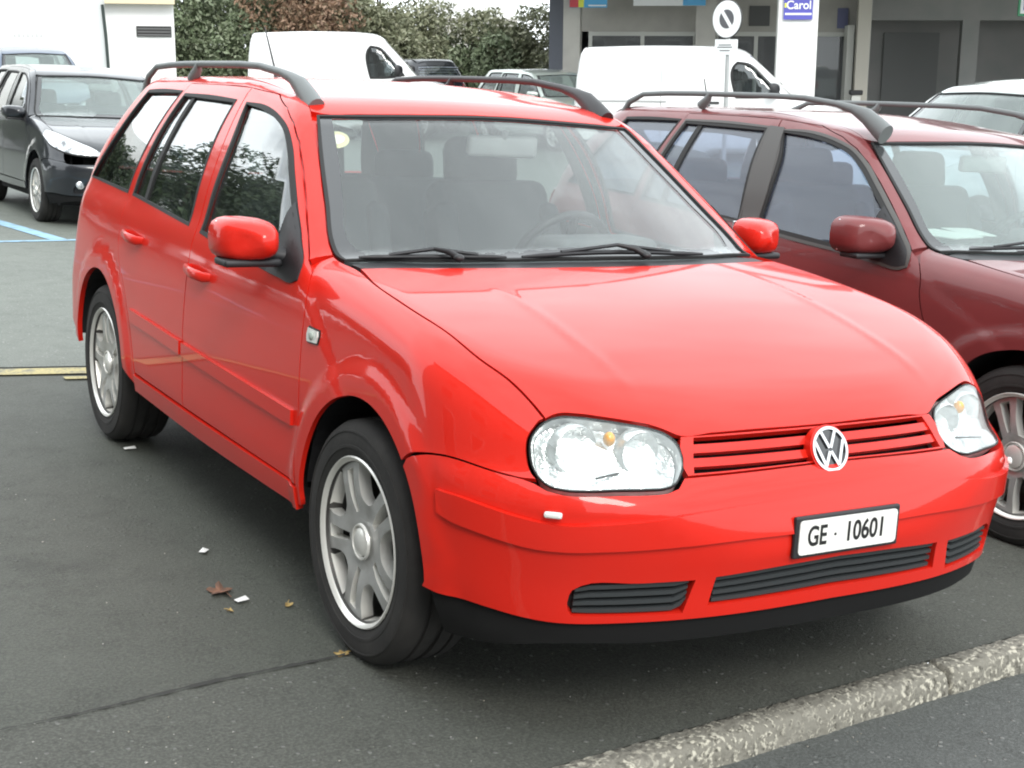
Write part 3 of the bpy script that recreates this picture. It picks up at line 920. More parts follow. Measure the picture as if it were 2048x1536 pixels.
def add_rail(root, M_, y0, y1, pts_feet, x, mirror, name='roof_rail'):
    sx = 1 if mirror else -1
    mb = MB()
    B = KIT.B
    def zr(y): return float(topP(B, [(-abs(x), y)])[0][2])
    path = []; rad = []
    H = .052
    path.append((sx * (abs(x)), y0, zr(y0) - .022)); rad.append(0.044)
    path.append((sx * abs(x), y0 + .05, zr(y0) + .008)); rad.append(0.041)
    path.append((sx * abs(x), y0 + .12, zr(y0 + .12) + .026)); rad.append(0.034)
    path.append((sx * abs(x), y0 + .20, zr(y0 + .2) + H - .008)); rad.append(0.0202)
    path.append((sx * abs(x), y0 + .30, zr(y0 + .3) + H)); rad.append(0.0139)
    for k in range(1, 8):
        y = y0 + .30 + (y1 - y0 - .50) * k / 7
        path.append((sx * abs(x), y, zr(y) + H)); rad.append(0.0130)
    path.append((sx * abs(x), y1 - .08, zr(y1 - .08) + H - .012)); rad.append(0.0160)
    path.append((sx * abs(x), y1, zr(y1) - .004)); rad.append(0.0218)
    mb.tube(path, rad, 14, sx=.72)
    for y in pts_feet:
        mb.tube([(sx * abs(x), y + .05, zr(y) - .005), (sx * abs(x), y, zr(y) + H * .6), (sx * abs(x), y - .01, zr(y) + H)], [.024, .018, .012], 8)
    o = mb.build(name, M_, root, smooth=True, angle=60)
    return o

def add_mirror(root, paint, left, c=(-.885, .655, 1.000), scale=(1, 1, 1), warp=None):
    sx = 1 if left else -1
    c = Vector(c)
    if warp is not None: c = Vector(warp(np.array([c]))[0])
    # housing: rounded box tapering towards the body, open at the back for the glass
    mb = MB()
    sec = []
    n = 20
    for (dy, w, h, dz) in ((-.085, .05, .035, -.0), (-.078, .135, .085, 0), (-.055, .185, .115, 0), (-.02, .208, .130, 0), (.02, .213, .134, 0), (.045, .212, .133, 0)):
        ring = []
        for k in range(n):
            a = 2 * math.pi * k / n
            ca, sa = math.cos(a), math.sin(a)
            q = 3.2
            x = abs(ca) ** (2 / q) * math.copysign(1, ca); z = abs(sa) ** (2 / q) * math.copysign(1, sa)
            taper = 1 - .12 * (x * .5 + .5) * (1 if z < 0 else .6)
            ring.append(mb.bm.verts.new((c.x + x * w / 2 * scale[0], c.y + dy - .02 * x, c.z + (z * h / 2) * taper * scale[2] + dz)))
        sec.append(ring)
    for i in range(len(sec) - 1):
        for k in range(n): mb.bm.faces.new((sec[i][k], sec[i][(k + 1) % n], sec[i + 1][(k + 1) % n], sec[i + 1][k]))
    mb.bm.faces.new(sec[0][::-1])
    if not left: mb.mirror_x()
    o = mb.build('wing_mirror', paint, root, smooth=True, angle=60)
    mb = MB(); rbox(mb, (c.x, c.y + .036, c.z), (.185 * scale[0], .006, .105 * scale[2]), .03)
    if not left: mb.mirror_x()
    mb.build('mirror_glass', MIRR, o)
    mb = MB()
    rbox(mb, (c.x + .01, c.y - .005, c.z - .066 * scale[2]), (.17, .10, .022), .009)
    mb.tube([(c.x + .04, c.y, c.z - .035), (c.x + .10, c.y - .005, c.z - .045), (c.x + .15, c.y - .02, c.z - .055)], [.036, .032, .038], 12, sy=.8)
    if not left: mb.mirror_x()
    mb.build('mirror_foot', BLACKP, o, smooth=True, angle=50)
    return o

def add_handle(root, y, z, paint, mirror, length=.17):
    B = KIT.B
    P = sideP(B, [(y, z), (y + length / 2, z + .004), (y + length, z + .008)])
    mb = MB()
    mb.tube([P[0] + [.004, -.012, 0], P[0] + [-.020, 0, 0], P[1] + [-.032, 0, 0], P[2] + [-.022, 0, 0], P[2] + [.004, .012, 0]], [.010, .013, .014, .013, .010], 10, sy=1.3, sx=.7)
    if mirror: mb.mirror_x()
    o = mb.build('door_handle', paint, root, smooth=True, angle=60)
    return o

def add_wiper(root, a, b, knuckle, warp=None, name='wiper'):
    """blade from a to b on the glass, arm from the knuckle"""
    B = KIT.B
    def S(x, y, o):
        v = topP(B, [(x, y)])[0]; v = v + B.n(v[None])[0] * o
        if warp is not None: v = warp(v[None])[0]
        return Vector(v)
    n = 10
    pts = [S(a[0] + (b[0] - a[0]) * i / n, a[1] + (b[1] - a[1]) * i / n, .012) for i in range(n + 1)]
    mb = MB()
    mb.tube(pts, [.004] + [.0075] * (n - 1) + [.004], 6)
    m = pts[n // 2]
    mb.tube([pts[2] + Vector((0, 0, .006)), m + Vector((0, 0, .022)), pts[n - 2] + Vector((0, 0, .006))], .006, 6)
    k = S(knuckle[0], knuckle[1], .02)
    mb.tube([k, k * .6 + m * .4 + Vector((0, 0, .016)), m + Vector((0, 0, .022))], [.011, .009, .006], 8)
    mb.sphere(k, .016, (1, 1, .7))
    return mb.build(name, BLACKP, root, smooth=True, angle=60)

KIT = None
def estate(root, paint, detail=True, warp=None, wheels='five', pillars=None, rails=None, cabin=True, steer=0.0, strips=True, ws_mat=None, both=True, rail_mats=None, hood_only=False, glass_m=None, lamps=True):
    """fills an Empty with the parts of an estate car"""
    p = KIT.p
    wsm = ws_mat or WSG
    sg = glass_m or SDG
    mk = lambda key, name, m, parent, mir=False, inner=None: p[key].make(name, m, parent, mir, warp, inner)
    mk('hood', 'hood', paint, root, inner=BLACK)
    mk('roof', 'roof', paint, root, inner=LINER)
    mk('scuttle', 'scuttle_panel', BLACKP, root)
    w = mk('windscreen', 'windscreen', wsm, root)
    mk('frit', 'windscreen_border', FRIT, w)
    mk('bead', 'windscreen_seal', RUB, w)
    bump = mk('bumper', 'front_bumper', paint, root, inner=BLACK)
    if detail:
        mk('strip', 'bumper_strip', paint, bump)
        mk('skirt', 'bumper_skirt', SKIRT, bump)
        for k, (bk, sl) in enumerate(KIT.lower):
            o = bk.make('lower_grille', BLACK, root, False, warp)
            for q in sl: q.make('slat', GRIL, o, False, warp)
        g = mk('grille_frame', 'grille', paint, root)
        mk('grille_back', 'grille_backing', BLACK, g)
        for q in p['bars']: q.make('grille_bar', paint, g, False, warp)
    else:
        mk('skirt', 'bumper_skirt', SKIRT, bump)
        for k, (bk, sl) in enumerate(KIT.lower): bk.make('lower_grille', BLACKP, root, False, warp)
        mk('grille_back', 'grille', BLACKP, root)
        mk('grille_frame', 'grille_surround', paint, root)
    for mir in (False, True):
        mk('fender', 'fender', paint, root, mir, inner=BLACK)
        mk('side_frame', 'side_panel', paint, root, mir, inner=LINER)
        mk('post_back', 'windscreen_post', paint, root, mir)
        mk('sill', 'sill', paint, root, mir)
        for key, nm, gk in (('front_door', 'front_door', 'fd'), ('rear_door', 'rear_door', 'rd')):
            d = mk(key, nm, paint, root, mir, inner=LINER)
            mk(gk + '_glass', 'window_glass', sg, d, mir)
            mk(gk + '_seal', 'window_seal', RUB, d, mir)
            if pillars: mk(gk + '_frame', 'window_frame', pillars, d, mir)
            if pillars and gk == 'fd': mk('b_trim', 'pillar_trim', pillars, d, mir)
            if gk == 'rd': mk('divider', 'window_divider', RUB, d, mir)
            if strips: mk('strip_f' if gk == 'fd' else 'strip_r', 'side_strip', paint, d, mir)
            if gk == 'fd': mk('triangle', 'mirror_triangle', BLACKP, d, mir)
            if warp is None:
                add_handle(d, 1.19 if gk == 'fd' else 1.98, .838 if gk == 'fd' else .868, paint, mir)
        q = mk('qt_glass', 'quarter_window', sg, root, mir)
        mk('qt_seal', 'window_seal', RUB, q, mir)
        if lamps:
            h = mk('lamp_lens', 'headlight', LENS, root, mir)
            mk('lamp_ring', 'headlight_gasket', RUB, h, mir)
            mk('lamp_wall', 'headlight_wall', LAMPW, h, mir)
            mk('lamp_bowl', 'headlight_reflector', LAMPI, h, mir)
            if detail:
                sx = 1 if mir else -1
                mb = MB()
                for (x, y, z, r) in ((.478, -.668, .684, .044), (.612, -.612, .688, .050)):
                    prof = [(.03 + .0, .001), (.026, r * .45), (.012, r * .8), (-.008, r), (-.012, r + .004), (-.008, r + .007), (.02, r + .007)]
                    mb.lathe(prof, 'y', (sx * x, y, z), 28)
                mb.build('reflector_bowl', LAMPI, h, smooth=True, angle=50)
                mb = MB(); mb.sphere((sx * .548, -.655, .716), .014, (1, 1, 1.2)); mb.build('amber_bulb', AMBER, h, smooth=True)
                mb = MB(); mb.box((sx * .53, -.672, .640), (.15, .004, .004), 0, Matrix.Rotation(-sx * .27, 3, 'Z')); mb.build('lamp_step', DARKM, h)
        mk('tail_lamp', 'tail_light', mat('red tail lamp', (.35, .01, .01), .15, coat=1.), root, mir)
        if detail and warp is None:
            r_ = mk('indic', 'side_indicator', mat('clear indicator', (.80, .80, .76), .15, coat=1.0, metal=.2), root, mir)
            mk('indic_ring', 'indicator_gasket', RUB, r_, mir)
            P = sideP(KIT.B, [(.312, .798)])[0]
            mb = MB(); mb.sphere((P[0] - .008, P[1], P[2]), .013, (.5, 1, 1))
            if mir: mb.mirror_x()
            mb.build('indicator_bulb', mat('grey green bulb', (.35, .40, .36), .3), r_, smooth=True)
        add_wheel(root, (1 if mir else -1) * .754, 0, .316, wheels, not mir, steer, .21 if not mir else 0)
        add_wheel(root, (1 if mir else -1) * .742, 2.515, .316, wheels, not mir, 0, .5)
        if rails: add_rail(root, rails if not (mir and rail_mats) else rail_mats, 1.07, 2.98, (2.25,), .548 if not mir else .548, mir)
    t = mk('tailgate', 'tailgate', paint, root, inner=LINER)
    mk('rear_glass', 'rear_window', sg, t)
    if cabin: add_cabin(root, warp)
    return root

# ------------------------------------------------------------------ ground
TAN = math.tan(PHI)
def gz(x, y=0.0):
    x = np.asarray(x, float)
    xc = smin(x, np.full_like(x, 4.3), .8)
    xc = smax(xc, np.full_like(x, -9.0), 1.0)
    return -TAN * xc
def gzf(x): return float(gz(np.array([x]))[0])
def CW(x, y, z=0.0): return TILT @ Vector((x, y, z))      # point given in the bay plane of the red car
def kerb_y(x): return -.685 + .0865 * x

def asphalt(name, dark, light, rough=.75, spk=(.42, .42, .40), spk_amt=.62, stain=None):
    m = bpy.data.materials.new(name)
    m.use_nodes = True
    nt = m.node_tree
    b = nt.nodes['Principled BSDF']
    co = nt.nodes.new('ShaderNodeTexCoord')
    def noise(sc, det=5, rg=.6):
        n = nt.nodes.new('ShaderNodeTexNoise'); n.inputs['Scale'].default_value = sc; n.inputs['Detail'].default_value = det; n.inputs['Roughness'].default_value = rg
        nt.links.new(co.outputs['Object'], n.inputs['Vector']); return n
    def mr(v, a, c):
        r = nt.nodes.new('ShaderNodeMapRange'); r.inputs['From Min'].default_value = a; r.inputs['From Max'].default_value = c
        nt.links.new(v, r.inputs['Value']); return r.outputs['Result']
    def mix(f, A, Bc):
        x = nt.nodes.new('ShaderNodeMix'); x.data_type = 'RGBA'
        nt.links.new(f, x.inputs['Factor'])
        for s_, v in (('A', A), ('B', Bc)):
            if isinstance(v, tuple): x.inputs[s_].default_value = (*v, 1)
            else: nt.links.new(v, x.inputs[s_])
        return x.outputs['Result']
    big, mid, fine = noise(.55), noise(6, 6, .7), noise(120, 4, .75)
    c = mix(mr(big.outputs['Fac'], .35, .68), dark, light)
    c = mix(mr(mid.outputs['Fac'], .5, .75), c, tuple(v * .72 for v in dark))
    c = mix(mr(fine.outputs['Fac'], .42, .72), c, tuple(v * 1.9 for v in light))
    st = noise(1.7, 3, .5)
    c = mix(mr(st.outputs['Fac'], .66, .85), c, tuple(v * .78 for v in dark))
    vo = nt.nodes.new('ShaderNodeTexVoronoi'); vo.inputs['Scale'].default_value = 55
    nt.links.new(co.outputs['Object'], vo.inputs['Vector'])
    sepc = nt.nodes.new('ShaderNodeSeparateColor'); nt.links.new(vo.outputs['Color'], sepc.inputs['Color'])
    t1 = mr(sepc.outputs['Red'], .93, .95)
    t2 = mr(vo.outputs['Distance'], .42, .25)
    mm = nt.nodes.new('ShaderNodeMath'); mm.operation = 'MULTIPLY'; nt.links.new(t1, mm.inputs[0]); nt.links.new(t2, mm.inputs[1])
    m2 = nt.nodes.new('ShaderNodeMath'); m2.operation = 'MULTIPLY'; nt.links.new(mm.outputs['Value'], m2.inputs[0]); m2.inputs[1].default_value = spk_amt
    c = mix(m2.outputs['Value'], c, spk)
    nt.links.new(c, b.inputs['Base Color'])
    rr = nt.nodes.new('ShaderNodeMapRange'); rr.inputs['To Min'].default_value = rough - .12; rr.inputs['To Max'].default_value = rough + .1
    nt.links.new(mid.outputs['Fac'], rr.inputs['Value']); nt.links.new(rr.outputs['Result'], b.inputs['Roughness'])
    ad = nt.nodes.new('ShaderNodeMath'); ad.operation = 'ADD'; nt.links.new(fine.outputs['Fac'], ad.inputs[0]); nt.links.new(mm.outputs['Value'], ad.inputs[1])
    bp_ = nt.nodes.new('ShaderNodeBump'); bp_.inputs['Strength'].default_value = .8; bp_.inputs['Distance'].default_value = .006
    nt.links.new(ad.outputs['Value'], bp_.inputs['Height']); nt.links.new(bp_.outputs['Normal'], b.inputs['Normal'])
    MATS[name] = m
    return m

ASPH = asphalt('bay asphalt', (.041, .044, .036), (.057, .061, .050), rough=.68, spk_amt=.05)
ASPHN = asphalt('older asphalt', (.047, .049, .041), (.064, .067, .057), spk_amt=.2)
ASPHL = asphalt('lane asphalt', (.086, .096, .082), (.112, .123, .105), rough=.6)
ASPHR = asphalt('roadside asphalt', (.050, .054, .049), (.075, .080, .076), spk_amt=.3)

def sheet(name, xs, y0f, y1f, ny, m, lift, kind='structure', zf=None):
    """ground sheet between the lines y0f(x) and y1f(x), following the slope"""
    v = []; f = []
    for x in xs:
        for j in range(ny + 1):
            u = j / ny
            y = y0f(x) * (1 - u) + y1f(x) * u
            v.append((x, y, (gzf(x) if zf is None else zf(x)) + lift))
    n = ny + 1
    for i in range(len(xs) - 1):
        for j in range(ny): f.append((i * n + j, (i + 1) * n + j, (i + 1) * n + j + 1, i * n + j + 1))
    o = mesh_obj(name, v, f, m, None)
    o['kind'] = kind
    return o
XS = [-250, -60, -20, -12, -10, -9.5, -9, -8.5, -8, -6, -4, -2, -1, 0, 1, 2, 3, 3.4, 3.7, 4.0, 4.3, 4.6, 5, 7, 12, 30, 80, 250]
sheet('ground', XS, kerb_y, lambda x: 260.0, 1, ASPH, 0)
sheet('roadside', XS, lambda x: -120.0, lambda x: kerb_y(x) - .01, 1, ASPHR, -.055)
XM = [-9, -8, -6, -4, -2, -1, 0, 1, 2, 3, 3.4, 3.7, 4.0]
seam_y = lambda x: .125 + .128 * x * .92
sheet('older_asphalt_strip', [-9, -6, -4, -2, -1, -.5, 0, 1, 2, 3, 3.5], lambda x: kerb_y(x) + .004, seam_y, 2, ASPHN, .004)
lane0 = lambda x: 4.05 - .17 * (x + .7)
sheet('lane', XM + [4.3, 4.6, 5, 7, 12, 30], lane0, lambda x: 60.0, 2, ASPHL, .004)
YEL = mat('worn yellow paint', (.42, .36, .16), .7, noise=[(7, (.16, .16, .13), .48, .62), (60, (.13, .13, .11), .5, .7)])
BLU = mat('worn blue paint', (.25, .42, .55), .7, noise=[(9, (.16, .22, .26), .5, .7)])
CRACK = mat('tar seam', (.030, .030, .027), .9)
def marking(name, xs, yf, w, m, lift=.008):
    return sheet(name, xs, lambda x: yf(x) - w / 2, lambda x: yf(x) + w / 2, 1, m, lift)
marking('yellow_bay_line', [-8, -4, -2, -1, 0, 1, 2, 3, 3.6], lambda x: 3.93 - .17 * (x + .8), .15, YEL)
marking('yellow_bay_line', [-.72, -.5, -.3], lambda x: 3.70 - .17 * (x + .5), .06, YEL)
marking('blue_bay_line', [-8, -4, -2, 0, 1, 2, 3], lambda x: 9.72 + .15 * (x - .3), .10, BLU)
for k in range(-3, 3):
    x0 = .62 + k * 1.75
    v = []
    for (x, y) in ((x0 - .06, 9.80), (x0 + .10, 9.80), (x0 - .28, 12.6), (x0 - .44, 12.6)): v.append((x, y, gzf(x) + .0085))
    o = mesh_obj('blue_bay_line', v, [(0, 1, 2, 3)], BLU); o['kind'] = 'structure'
# open seam between the two asphalts
v = []; f = []
xs = np.linspace(-1.75, -.80, 60)
for i, x in enumerate(xs):
    w = (.003 + .008 * random.random()) * (.25 + .75 * min(1, max(0, (x + 1.75) / .5))) * (1 - .6 * max(0, (x + 1.0) / .2))
    y = seam_y(x) + .006 * math.sin(x * 9) + .004 * random.random()
    v += [(x, y - w, gzf(x) + .0085), (x, y + w, gzf(x) + .0085)]
    if i: f.append((2 * i - 2, 2 * i, 2 * i + 1, 2 * i - 1))
o = mesh_obj('tar_seam', v, f, CRACK); o['kind'] = 'structure'

# kerb of long stones, flush with the bays and a low step above the road side
KERB = mat('washed concrete kerb', (.19, .18, .15), .9, noise=[(62, (.48, .455, .375), .52, .61), (60, (.085, .08, .065), .54, .66), (5, (.20, .19, .16), .5, .75)], bump=(42, 1.0, .012))
kr = empty('kerb', CW(0, -.73, 0), (0, 0, 0)); kr['kind'] = 'structure'
ang = math.atan(.0865)
for k in range(-6, 6):
    x0 = .55 + 1.5 * k + .007; x1 = .55 + 1.5 * (k + 1) - .007
    nx, nyk = 150, 6
    bm = bmesh.new(); grid = []
    for i in range(nx + 1):
        x = x0 + (x1 - x0) * i / nx
        row = []
        prof = [(.004, -.12), (.0, .003), (-.008, .010), (-.045, .013), (-.078, .011), (-.086, .003), (-.091, -.03), (-.098, -.14)]
        for j, (dy, dz) in enumerate(prof):
            jz = (random.random() - .5) * .006 if 1 <= j <= 5 else (random.random() - .5) * .006
            ch = -.016 if (i in (0, nx) and 1 <= j <= 5) else 0
            wob = (.010 * math.sin(x * 23) + .006 * random.random()) * (1 if j >= 5 else 0)
            row.append(bm.verts.new((x, kerb_y(x) + dy + (random.random() - .5) * .004 - wob * .25, gzf(x) + dz + jz + ch)))
        grid.append(row)
    for i in range(nx):
        for j in range(len(prof) - 1): bm.faces.new((grid[i][j], grid[i][j + 1], grid[i + 1][j + 1], grid[i + 1][j]))
    bm.faces.new(grid[0]); bm.faces.new(grid[-1][::-1])
    me = bpy.data.meshes.new('kerb_stone'); 
    bmesh.ops.recalc_face_normals(bm, faces=bm.faces)
    bmesh.ops.translate(bm, verts=bm.verts, vec=-kr.location)
    bm.to_mesh(me); bm.free(); me.materials.append(KERB)
    me.polygons.foreach_set('use_smooth', np.ones(len(me.polygons), dtype=bool))
    link('kerb_stone', me, kr)

# loose grit
GRIT = mat('pale grit', (.4, .4, .37), .8, island=[(.18, .18, .165), (.42, .41, .38), (.3, .27, .2)])
vs, fs = [], []
for k in range(360):
    if k < 200: x = random.uniform(-2.6, 1.6); y = seam_y(x) - random.random() ** 1.3 * (seam_y(x) - kerb_y(x)); base = .004
    elif k < 270: x = random.uniform(-1.2, 1.6); y = kerb_y(x) - .12 - random.random() * .35; base = -.055
    else: x = random.uniform(-2.6, -.9); y = random.uniform(-.1, 3.2); base = 0
    s_ = random.uniform(.001, .0036) * (1 if random.random() < .92 else 1.6)
    c = (x, y, gzf(x) + base + s_ * .4)
    n0 = len(vs)
    for dx, dy, dz in ((1, 0, 0), (-.4, .9, 0), (-.5, -.8, 0), (0, 0, 1), (0, .1, -.8)):
        vs.append((c[0] + dx * s_ * random.uniform(.7, 1.3), c[1] + dy * s_ * random.uniform(.7, 1.3), c[2] + dz * s_ * .7))
    for a in ((0, 1, 3), (1, 2, 3), (2, 0, 3), (1, 0, 4), (2, 1, 4), (0, 2, 4)): fs.append(tuple(n0 + i for i in a))
o = mesh_obj('grit', vs, fs, GRIT); tag(o, 'pale grit scattered over the asphalt', 'grit', kind='stuff')

# ------------------------------------------------------------------ the red estate car
KIT = EstateKit(1.0)
red = empty('estate_car', (0, 0, 0), (0, PHI, 0), 'bright red estate car with black roof rails, round chrome badge and plate GE 10601', 'car')
estate(red, RED, True, None, 'five', None, RAIL, True, steer=0.02, rail_mats=RAILB)
for left in (True, False): add_mirror(red, RED, left, (-.925, .655, 1.018), (.80, 1, .95))
add_wiper(red, (-.685, .405), (-.265, .322), (-.43, .30))
add_wiper(red, (-.215, .320), (.46, .352), (.20, .29))
# number plate
B = KIT.B
pl = empty('number_plate', (0.004, -.8535, .499), (math.radians(90), 0, 0)); pl.parent = red
mb = MB(); mb.box((0, 0, -.006), (.324, .100, .012), .005); mb.build('plate_holder', BLACKP, pl)
def rrect(w, h, r, n=5):
    q = []
    for cx, cy, a0 in ((w / 2 - r, h / 2 - r, 0), (-w / 2 + r, h / 2 - r, 90), (-w / 2 + r, -h / 2 + r, 180), (w / 2 - r, -h / 2 + r, 270)):
        for k in range(n + 1):
            a = math.radians(a0 + 90 * k / n); q.append((cx + r * math.cos(a), cy + r * math.sin(a)))
    return q
mb = MB(); mb.prism(rrect(.302, .081, .010), .003); o = mb.build('plate', PLATEW, pl)
text_mesh('lettering', 'GE', .066, .0007, INK, pl, Matrix.Translation((-.098, .000, .0035)), .72, .0012)
text_mesh('lettering', '10601', .066, .0007, INK, pl, Matrix.Translation((.050, .000, .0035)), .78, .0012)
mb = MB(); mb.box((-.043, 0, .0035), (.006, .006, .001)); mb.build('lettering', INK, pl)
# round badge
c = Vector((0, -.767, .675)); nB = Vector(B.n(np.array([[.0, -.745, .69]]))[0]); nB = Vector((0, -.93, .36)).normalized()
e1 = Vector((1, 0, 0)); e2 = nB.cross(e1).normalized() * 1
if e2.z < 0: e2 = -e2
Mb = Matrix(((e1.x, e2.x, nB.x, c.x), (e1.y, e2.y, nB.y, c.y), (e1.z, e2.z, nB.z, c.z), (0, 0, 0, 1)))
def ring(mb, r0, r1, z0, z1, n=48):
    A = []
    for r, z in ((r0, z0), (r0, z1), (r1, z1), (r1, z0)):
        A.append([mb.bm.verts.new(Mb @ Vector((r * math.cos(2 * math.pi * k / n), r * math.sin(2 * math.pi * k / n), z))) for k in range(n)])
    for i in range(4):
        P, Q = A[i], A[(i + 1) % 4]
        for k in range(n): mb.bm.faces.new((P[k], P[(k + 1) % n], Q[(k + 1) % n], Q[k]))
bd = empty('badge', (0, 0, 0)); bd.parent = red
mb = MB(); ring(mb, .0535, .058, -.02, .004); mb.build('badge_surround', RED, bd, smooth=True)
mb = MB(); mb.prism([(.053 * math.cos(2 * math.pi * k / 40), .053 * math.sin(2 * math.pi * k / 40)) for k in range(40)], .02, Mb @ Matrix.Translation((0, 0, -.018))); mb.build('badge_back', mat('badge black', (.01, .01, .012), .25, coat=1.), bd)
mb = MB(); ring(mb, .0465, .0535, -.005, .008)
def bar(mb, a, b, w=.0078):
    d = (b - a).normalized(); nrm_ = Vector((-d.y, d.x)) * w / 2
    mb.prism([tuple(a + nrm_), tuple(a - nrm_), tuple(b - nrm_), tuple(b + nrm_)], .005, Mb @ Matrix.Translation((0, 0, .002 + random.random() * .0004)))
V2 = lambda x, y: Vector((x * .92, y * .92))
for sx in (-1, 1):
    bar(mb, V2(sx * .0235, .046), V2(sx * .002, .003))          # upper letter
    bar(mb, V2(sx * .0465, .021), V2(sx * .0215, -.043))        # lower letter, outer stroke
    bar(mb, V2(sx * .0215, -.043), V2(sx * .002, -.006))        # lower letter, inner stroke
mb.build('badge_letters', CHROME, bd)
# washer jet on the bumper
for left in (True, False):
    mb = MB(); rbox(mb, (-.712, -.700, .571), (.040, .014, .014), .005, rz=-.72)
    if not left: mb.mirror_x()
    mb.build('washer_jet', mat('clear plastic', (.75, .77, .74), .12, coat=1.), red, smooth=True)
# roof aerial
mb = MB(); mb.tube([(0, 2.83, 1.462), (0, 2.84, 1.49), (0, 2.86, 1.51)], [.024, .016, .006], 10); mb.tube([(0, 2.855, 1.50), (0, 2.95, 1.63), (0, 3.0, 1.70)], [.005, .004, .003], 6)
mb.build('aerial', BLACKP, red, smooth=True)
# round sticker inside the windscreen
ST = [(-.575 + .030 * math.cos(a) , .845 + .0 , 0) for a in (0,)]
q = []
for k in range(18):
    a = 2 * math.pi * k / 18
    q.append((-.553 + .040 * math.cos(a), .885 + .034 * math.sin(a)))
pst = Panel(B, Dir((0, -.5, .85)), topP(B, q), res=.02, depth=.0008, gap=0, off=-.008)
st = pst.make('sticker', mat('cream sticker', (.80, .74, .42), .5, emit=None), red)
pst2 = Panel(B, Dir((0, -.5, .85)), topP(B, [(-.553 + .026 * math.cos(2 * math.pi * k / 14), .885 + .018 * math.sin(2 * math.pi * k / 14)) for k in range(14)]), res=.02, depth=.0006, gap=0, off=-.0068)
pst2.make('sticker_print', mat('sticker print', (.86, .84, .70), .5), st)

# ------------------------------------------------------------------ the burgundy estate car beside it
def warp_b(v):
    v = np.array(v, float)
    s_ = .13 * sst(.0, .45, v[:, 1]) * sst(.5, .86, v[:, 2])
    v[:, 2] = v[:, 2] - .022 * sst(.98, 1.4, v[:, 2]) - .03 * (1 - sst(.2, .9, v[:, 1])) * sst(.6, .9, v[:, 2])
    v[:, 1] = v[:, 1] + s_
    return v
bu = empty('estate_car', CW(2.505, .055), (0, PHI, 0), 'dark burgundy estate car with grey roof rails parked beside the red one', 'car')
estate(bu, BURG, True, warp_b, 'star', TRIM, RAIL, True, strips=False, ws_mat=BWSG, glass_m=glass('blue tinted window', (.74, .78, .84), 1.5, 1.5, .06, (.40, .46, .60)))
for left in (True, False): add_mirror(bu, BURG, left, (-.90, .78, 1.0), (1.05, 1, 1.12), None)
add_wiper(bu, (-.60, .40), (-.05, .325), (-.3, .30), warp_b)
add_wiper(bu, (.0, .325), (.55, .37), (.3, .30), warp_b)
mb = MB(); mb.tube([(0, 2.95, 1.44), (0, 2.96, 1.48)], [.02, .008], 8); mb.tube([(0, 2.955, 1.47), (-.01, 2.99, 1.60)], [.004, .003], 6); mb.build('aerial', BLACKP, bu, smooth=True)
PAP = mat('white paper', (.8, .8, .78), .8)
mb = MB()
for (x, y, a, w, h) in ((-.40, .80, .2, .16, .22), (-.22, .86, -.3, .14, .2), (-.52, .72, .5, .1, .14)):
    mb.box((x, y + .02, 1.0), (w, h, .004), 0, Matrix.Rotation(a, 3, 'Z') @ Matrix.Rotation(.05, 3, 'X'))
mb.build('papers', PAP, bu)

# ------------------------------------------------------------------ other cars (coarser panels)
KITF = KIT
KIT = EstateKit(1.9)
def warp_h(v):
    v = np.array(v, float)
    y = v[:, 1].copy()
    v[:, 1] = y + .06 * sst(-.2, .6, y) * sst(.8, 1.1, v[:, 2])
    v[:, 2] = v[:, 2] + .05 * sst(-.9, .3, y) * sst(.55, .9, v[:, 2]) + .03 * sst(1.2, 1.45, v[:, 2])
    return v
dk = empty('hatchback', CW(1.66, 11.55), (0, PHI, math.radians(1)), 'dark grey blue hatchback with large clear headlights parked behind the red car', 'car')
estate(dk, NAVY, False, warp_h, 'star', None, None, True, strips=False, ws_mat=BWSG, lamps=False)
LW = mat('white headlamp', (.66, .68, .69), .18, metal=.55, coat=1.0, noise=[(14, (.16, .17, .18), .52, .66)], bump=(16, .8, .03))
for mir in (False, True):
    Lp = np.array([(-.36, -.735, .70), (-.52, -.70, .70), (-.66, -.62, .705), (-.765, -.44, .735), (-.79, -.22, .80), (-.765, -.20, .86), (-.70, -.36, .845), (-.60, -.52, .81), (-.45, -.66, .755)])
    pp = Panel(KIT.B, Dir((-.6, -.55, .6)), Lp, res=.05, depth=.02, gap=0, off=.010)
    h = pp.make('headlight', LW, dk, mir, warp_h)
    Lg = off3(Lp, (-.6, -.55, .6), -.012)
    Panel(KIT.B, Dir((-.6, -.55, .6)), Lg, res=.05, depth=.02, gap=0, off=.006).make('headlight_gasket', RUB, h, mir, warp_h)
    mb = MB(); mb.sphere((-.60, -.735, .42), .042, (1, .4, 1)); 
    if mir: mb.mirror_x()
    mb.build('fog_lamp', LW, dk, smooth=True)
    add_mirror(dk, NAVY, not mir, (-.91, .66, 1.06), (1.05, 1, 1.0), None)
pq = Panel(KIT.B, Cyl(.3, .8, -1), sym(np.array([(0, -.84, .46), (-.5, -.78, .46), (-.56, -.74, .36), (-.45, -.77, .30), (0, -.81, .30)])), res=.06, depth=.01, gap=0, off=.006)
pq.make('lower_grille', BLACKP, dk, False, warp_h)
mb = MB(); mb.box((.30, .47, 1.035), (.7, .012, .014), 0, Matrix.Rotation(.05, 3, 'Z')); mb.box((-.35, .47, 1.03), (.7, .012, .014), 0, Matrix.Rotation(-.05, 3, 'Z')); mb.build('wiper', BLACKP, dk)

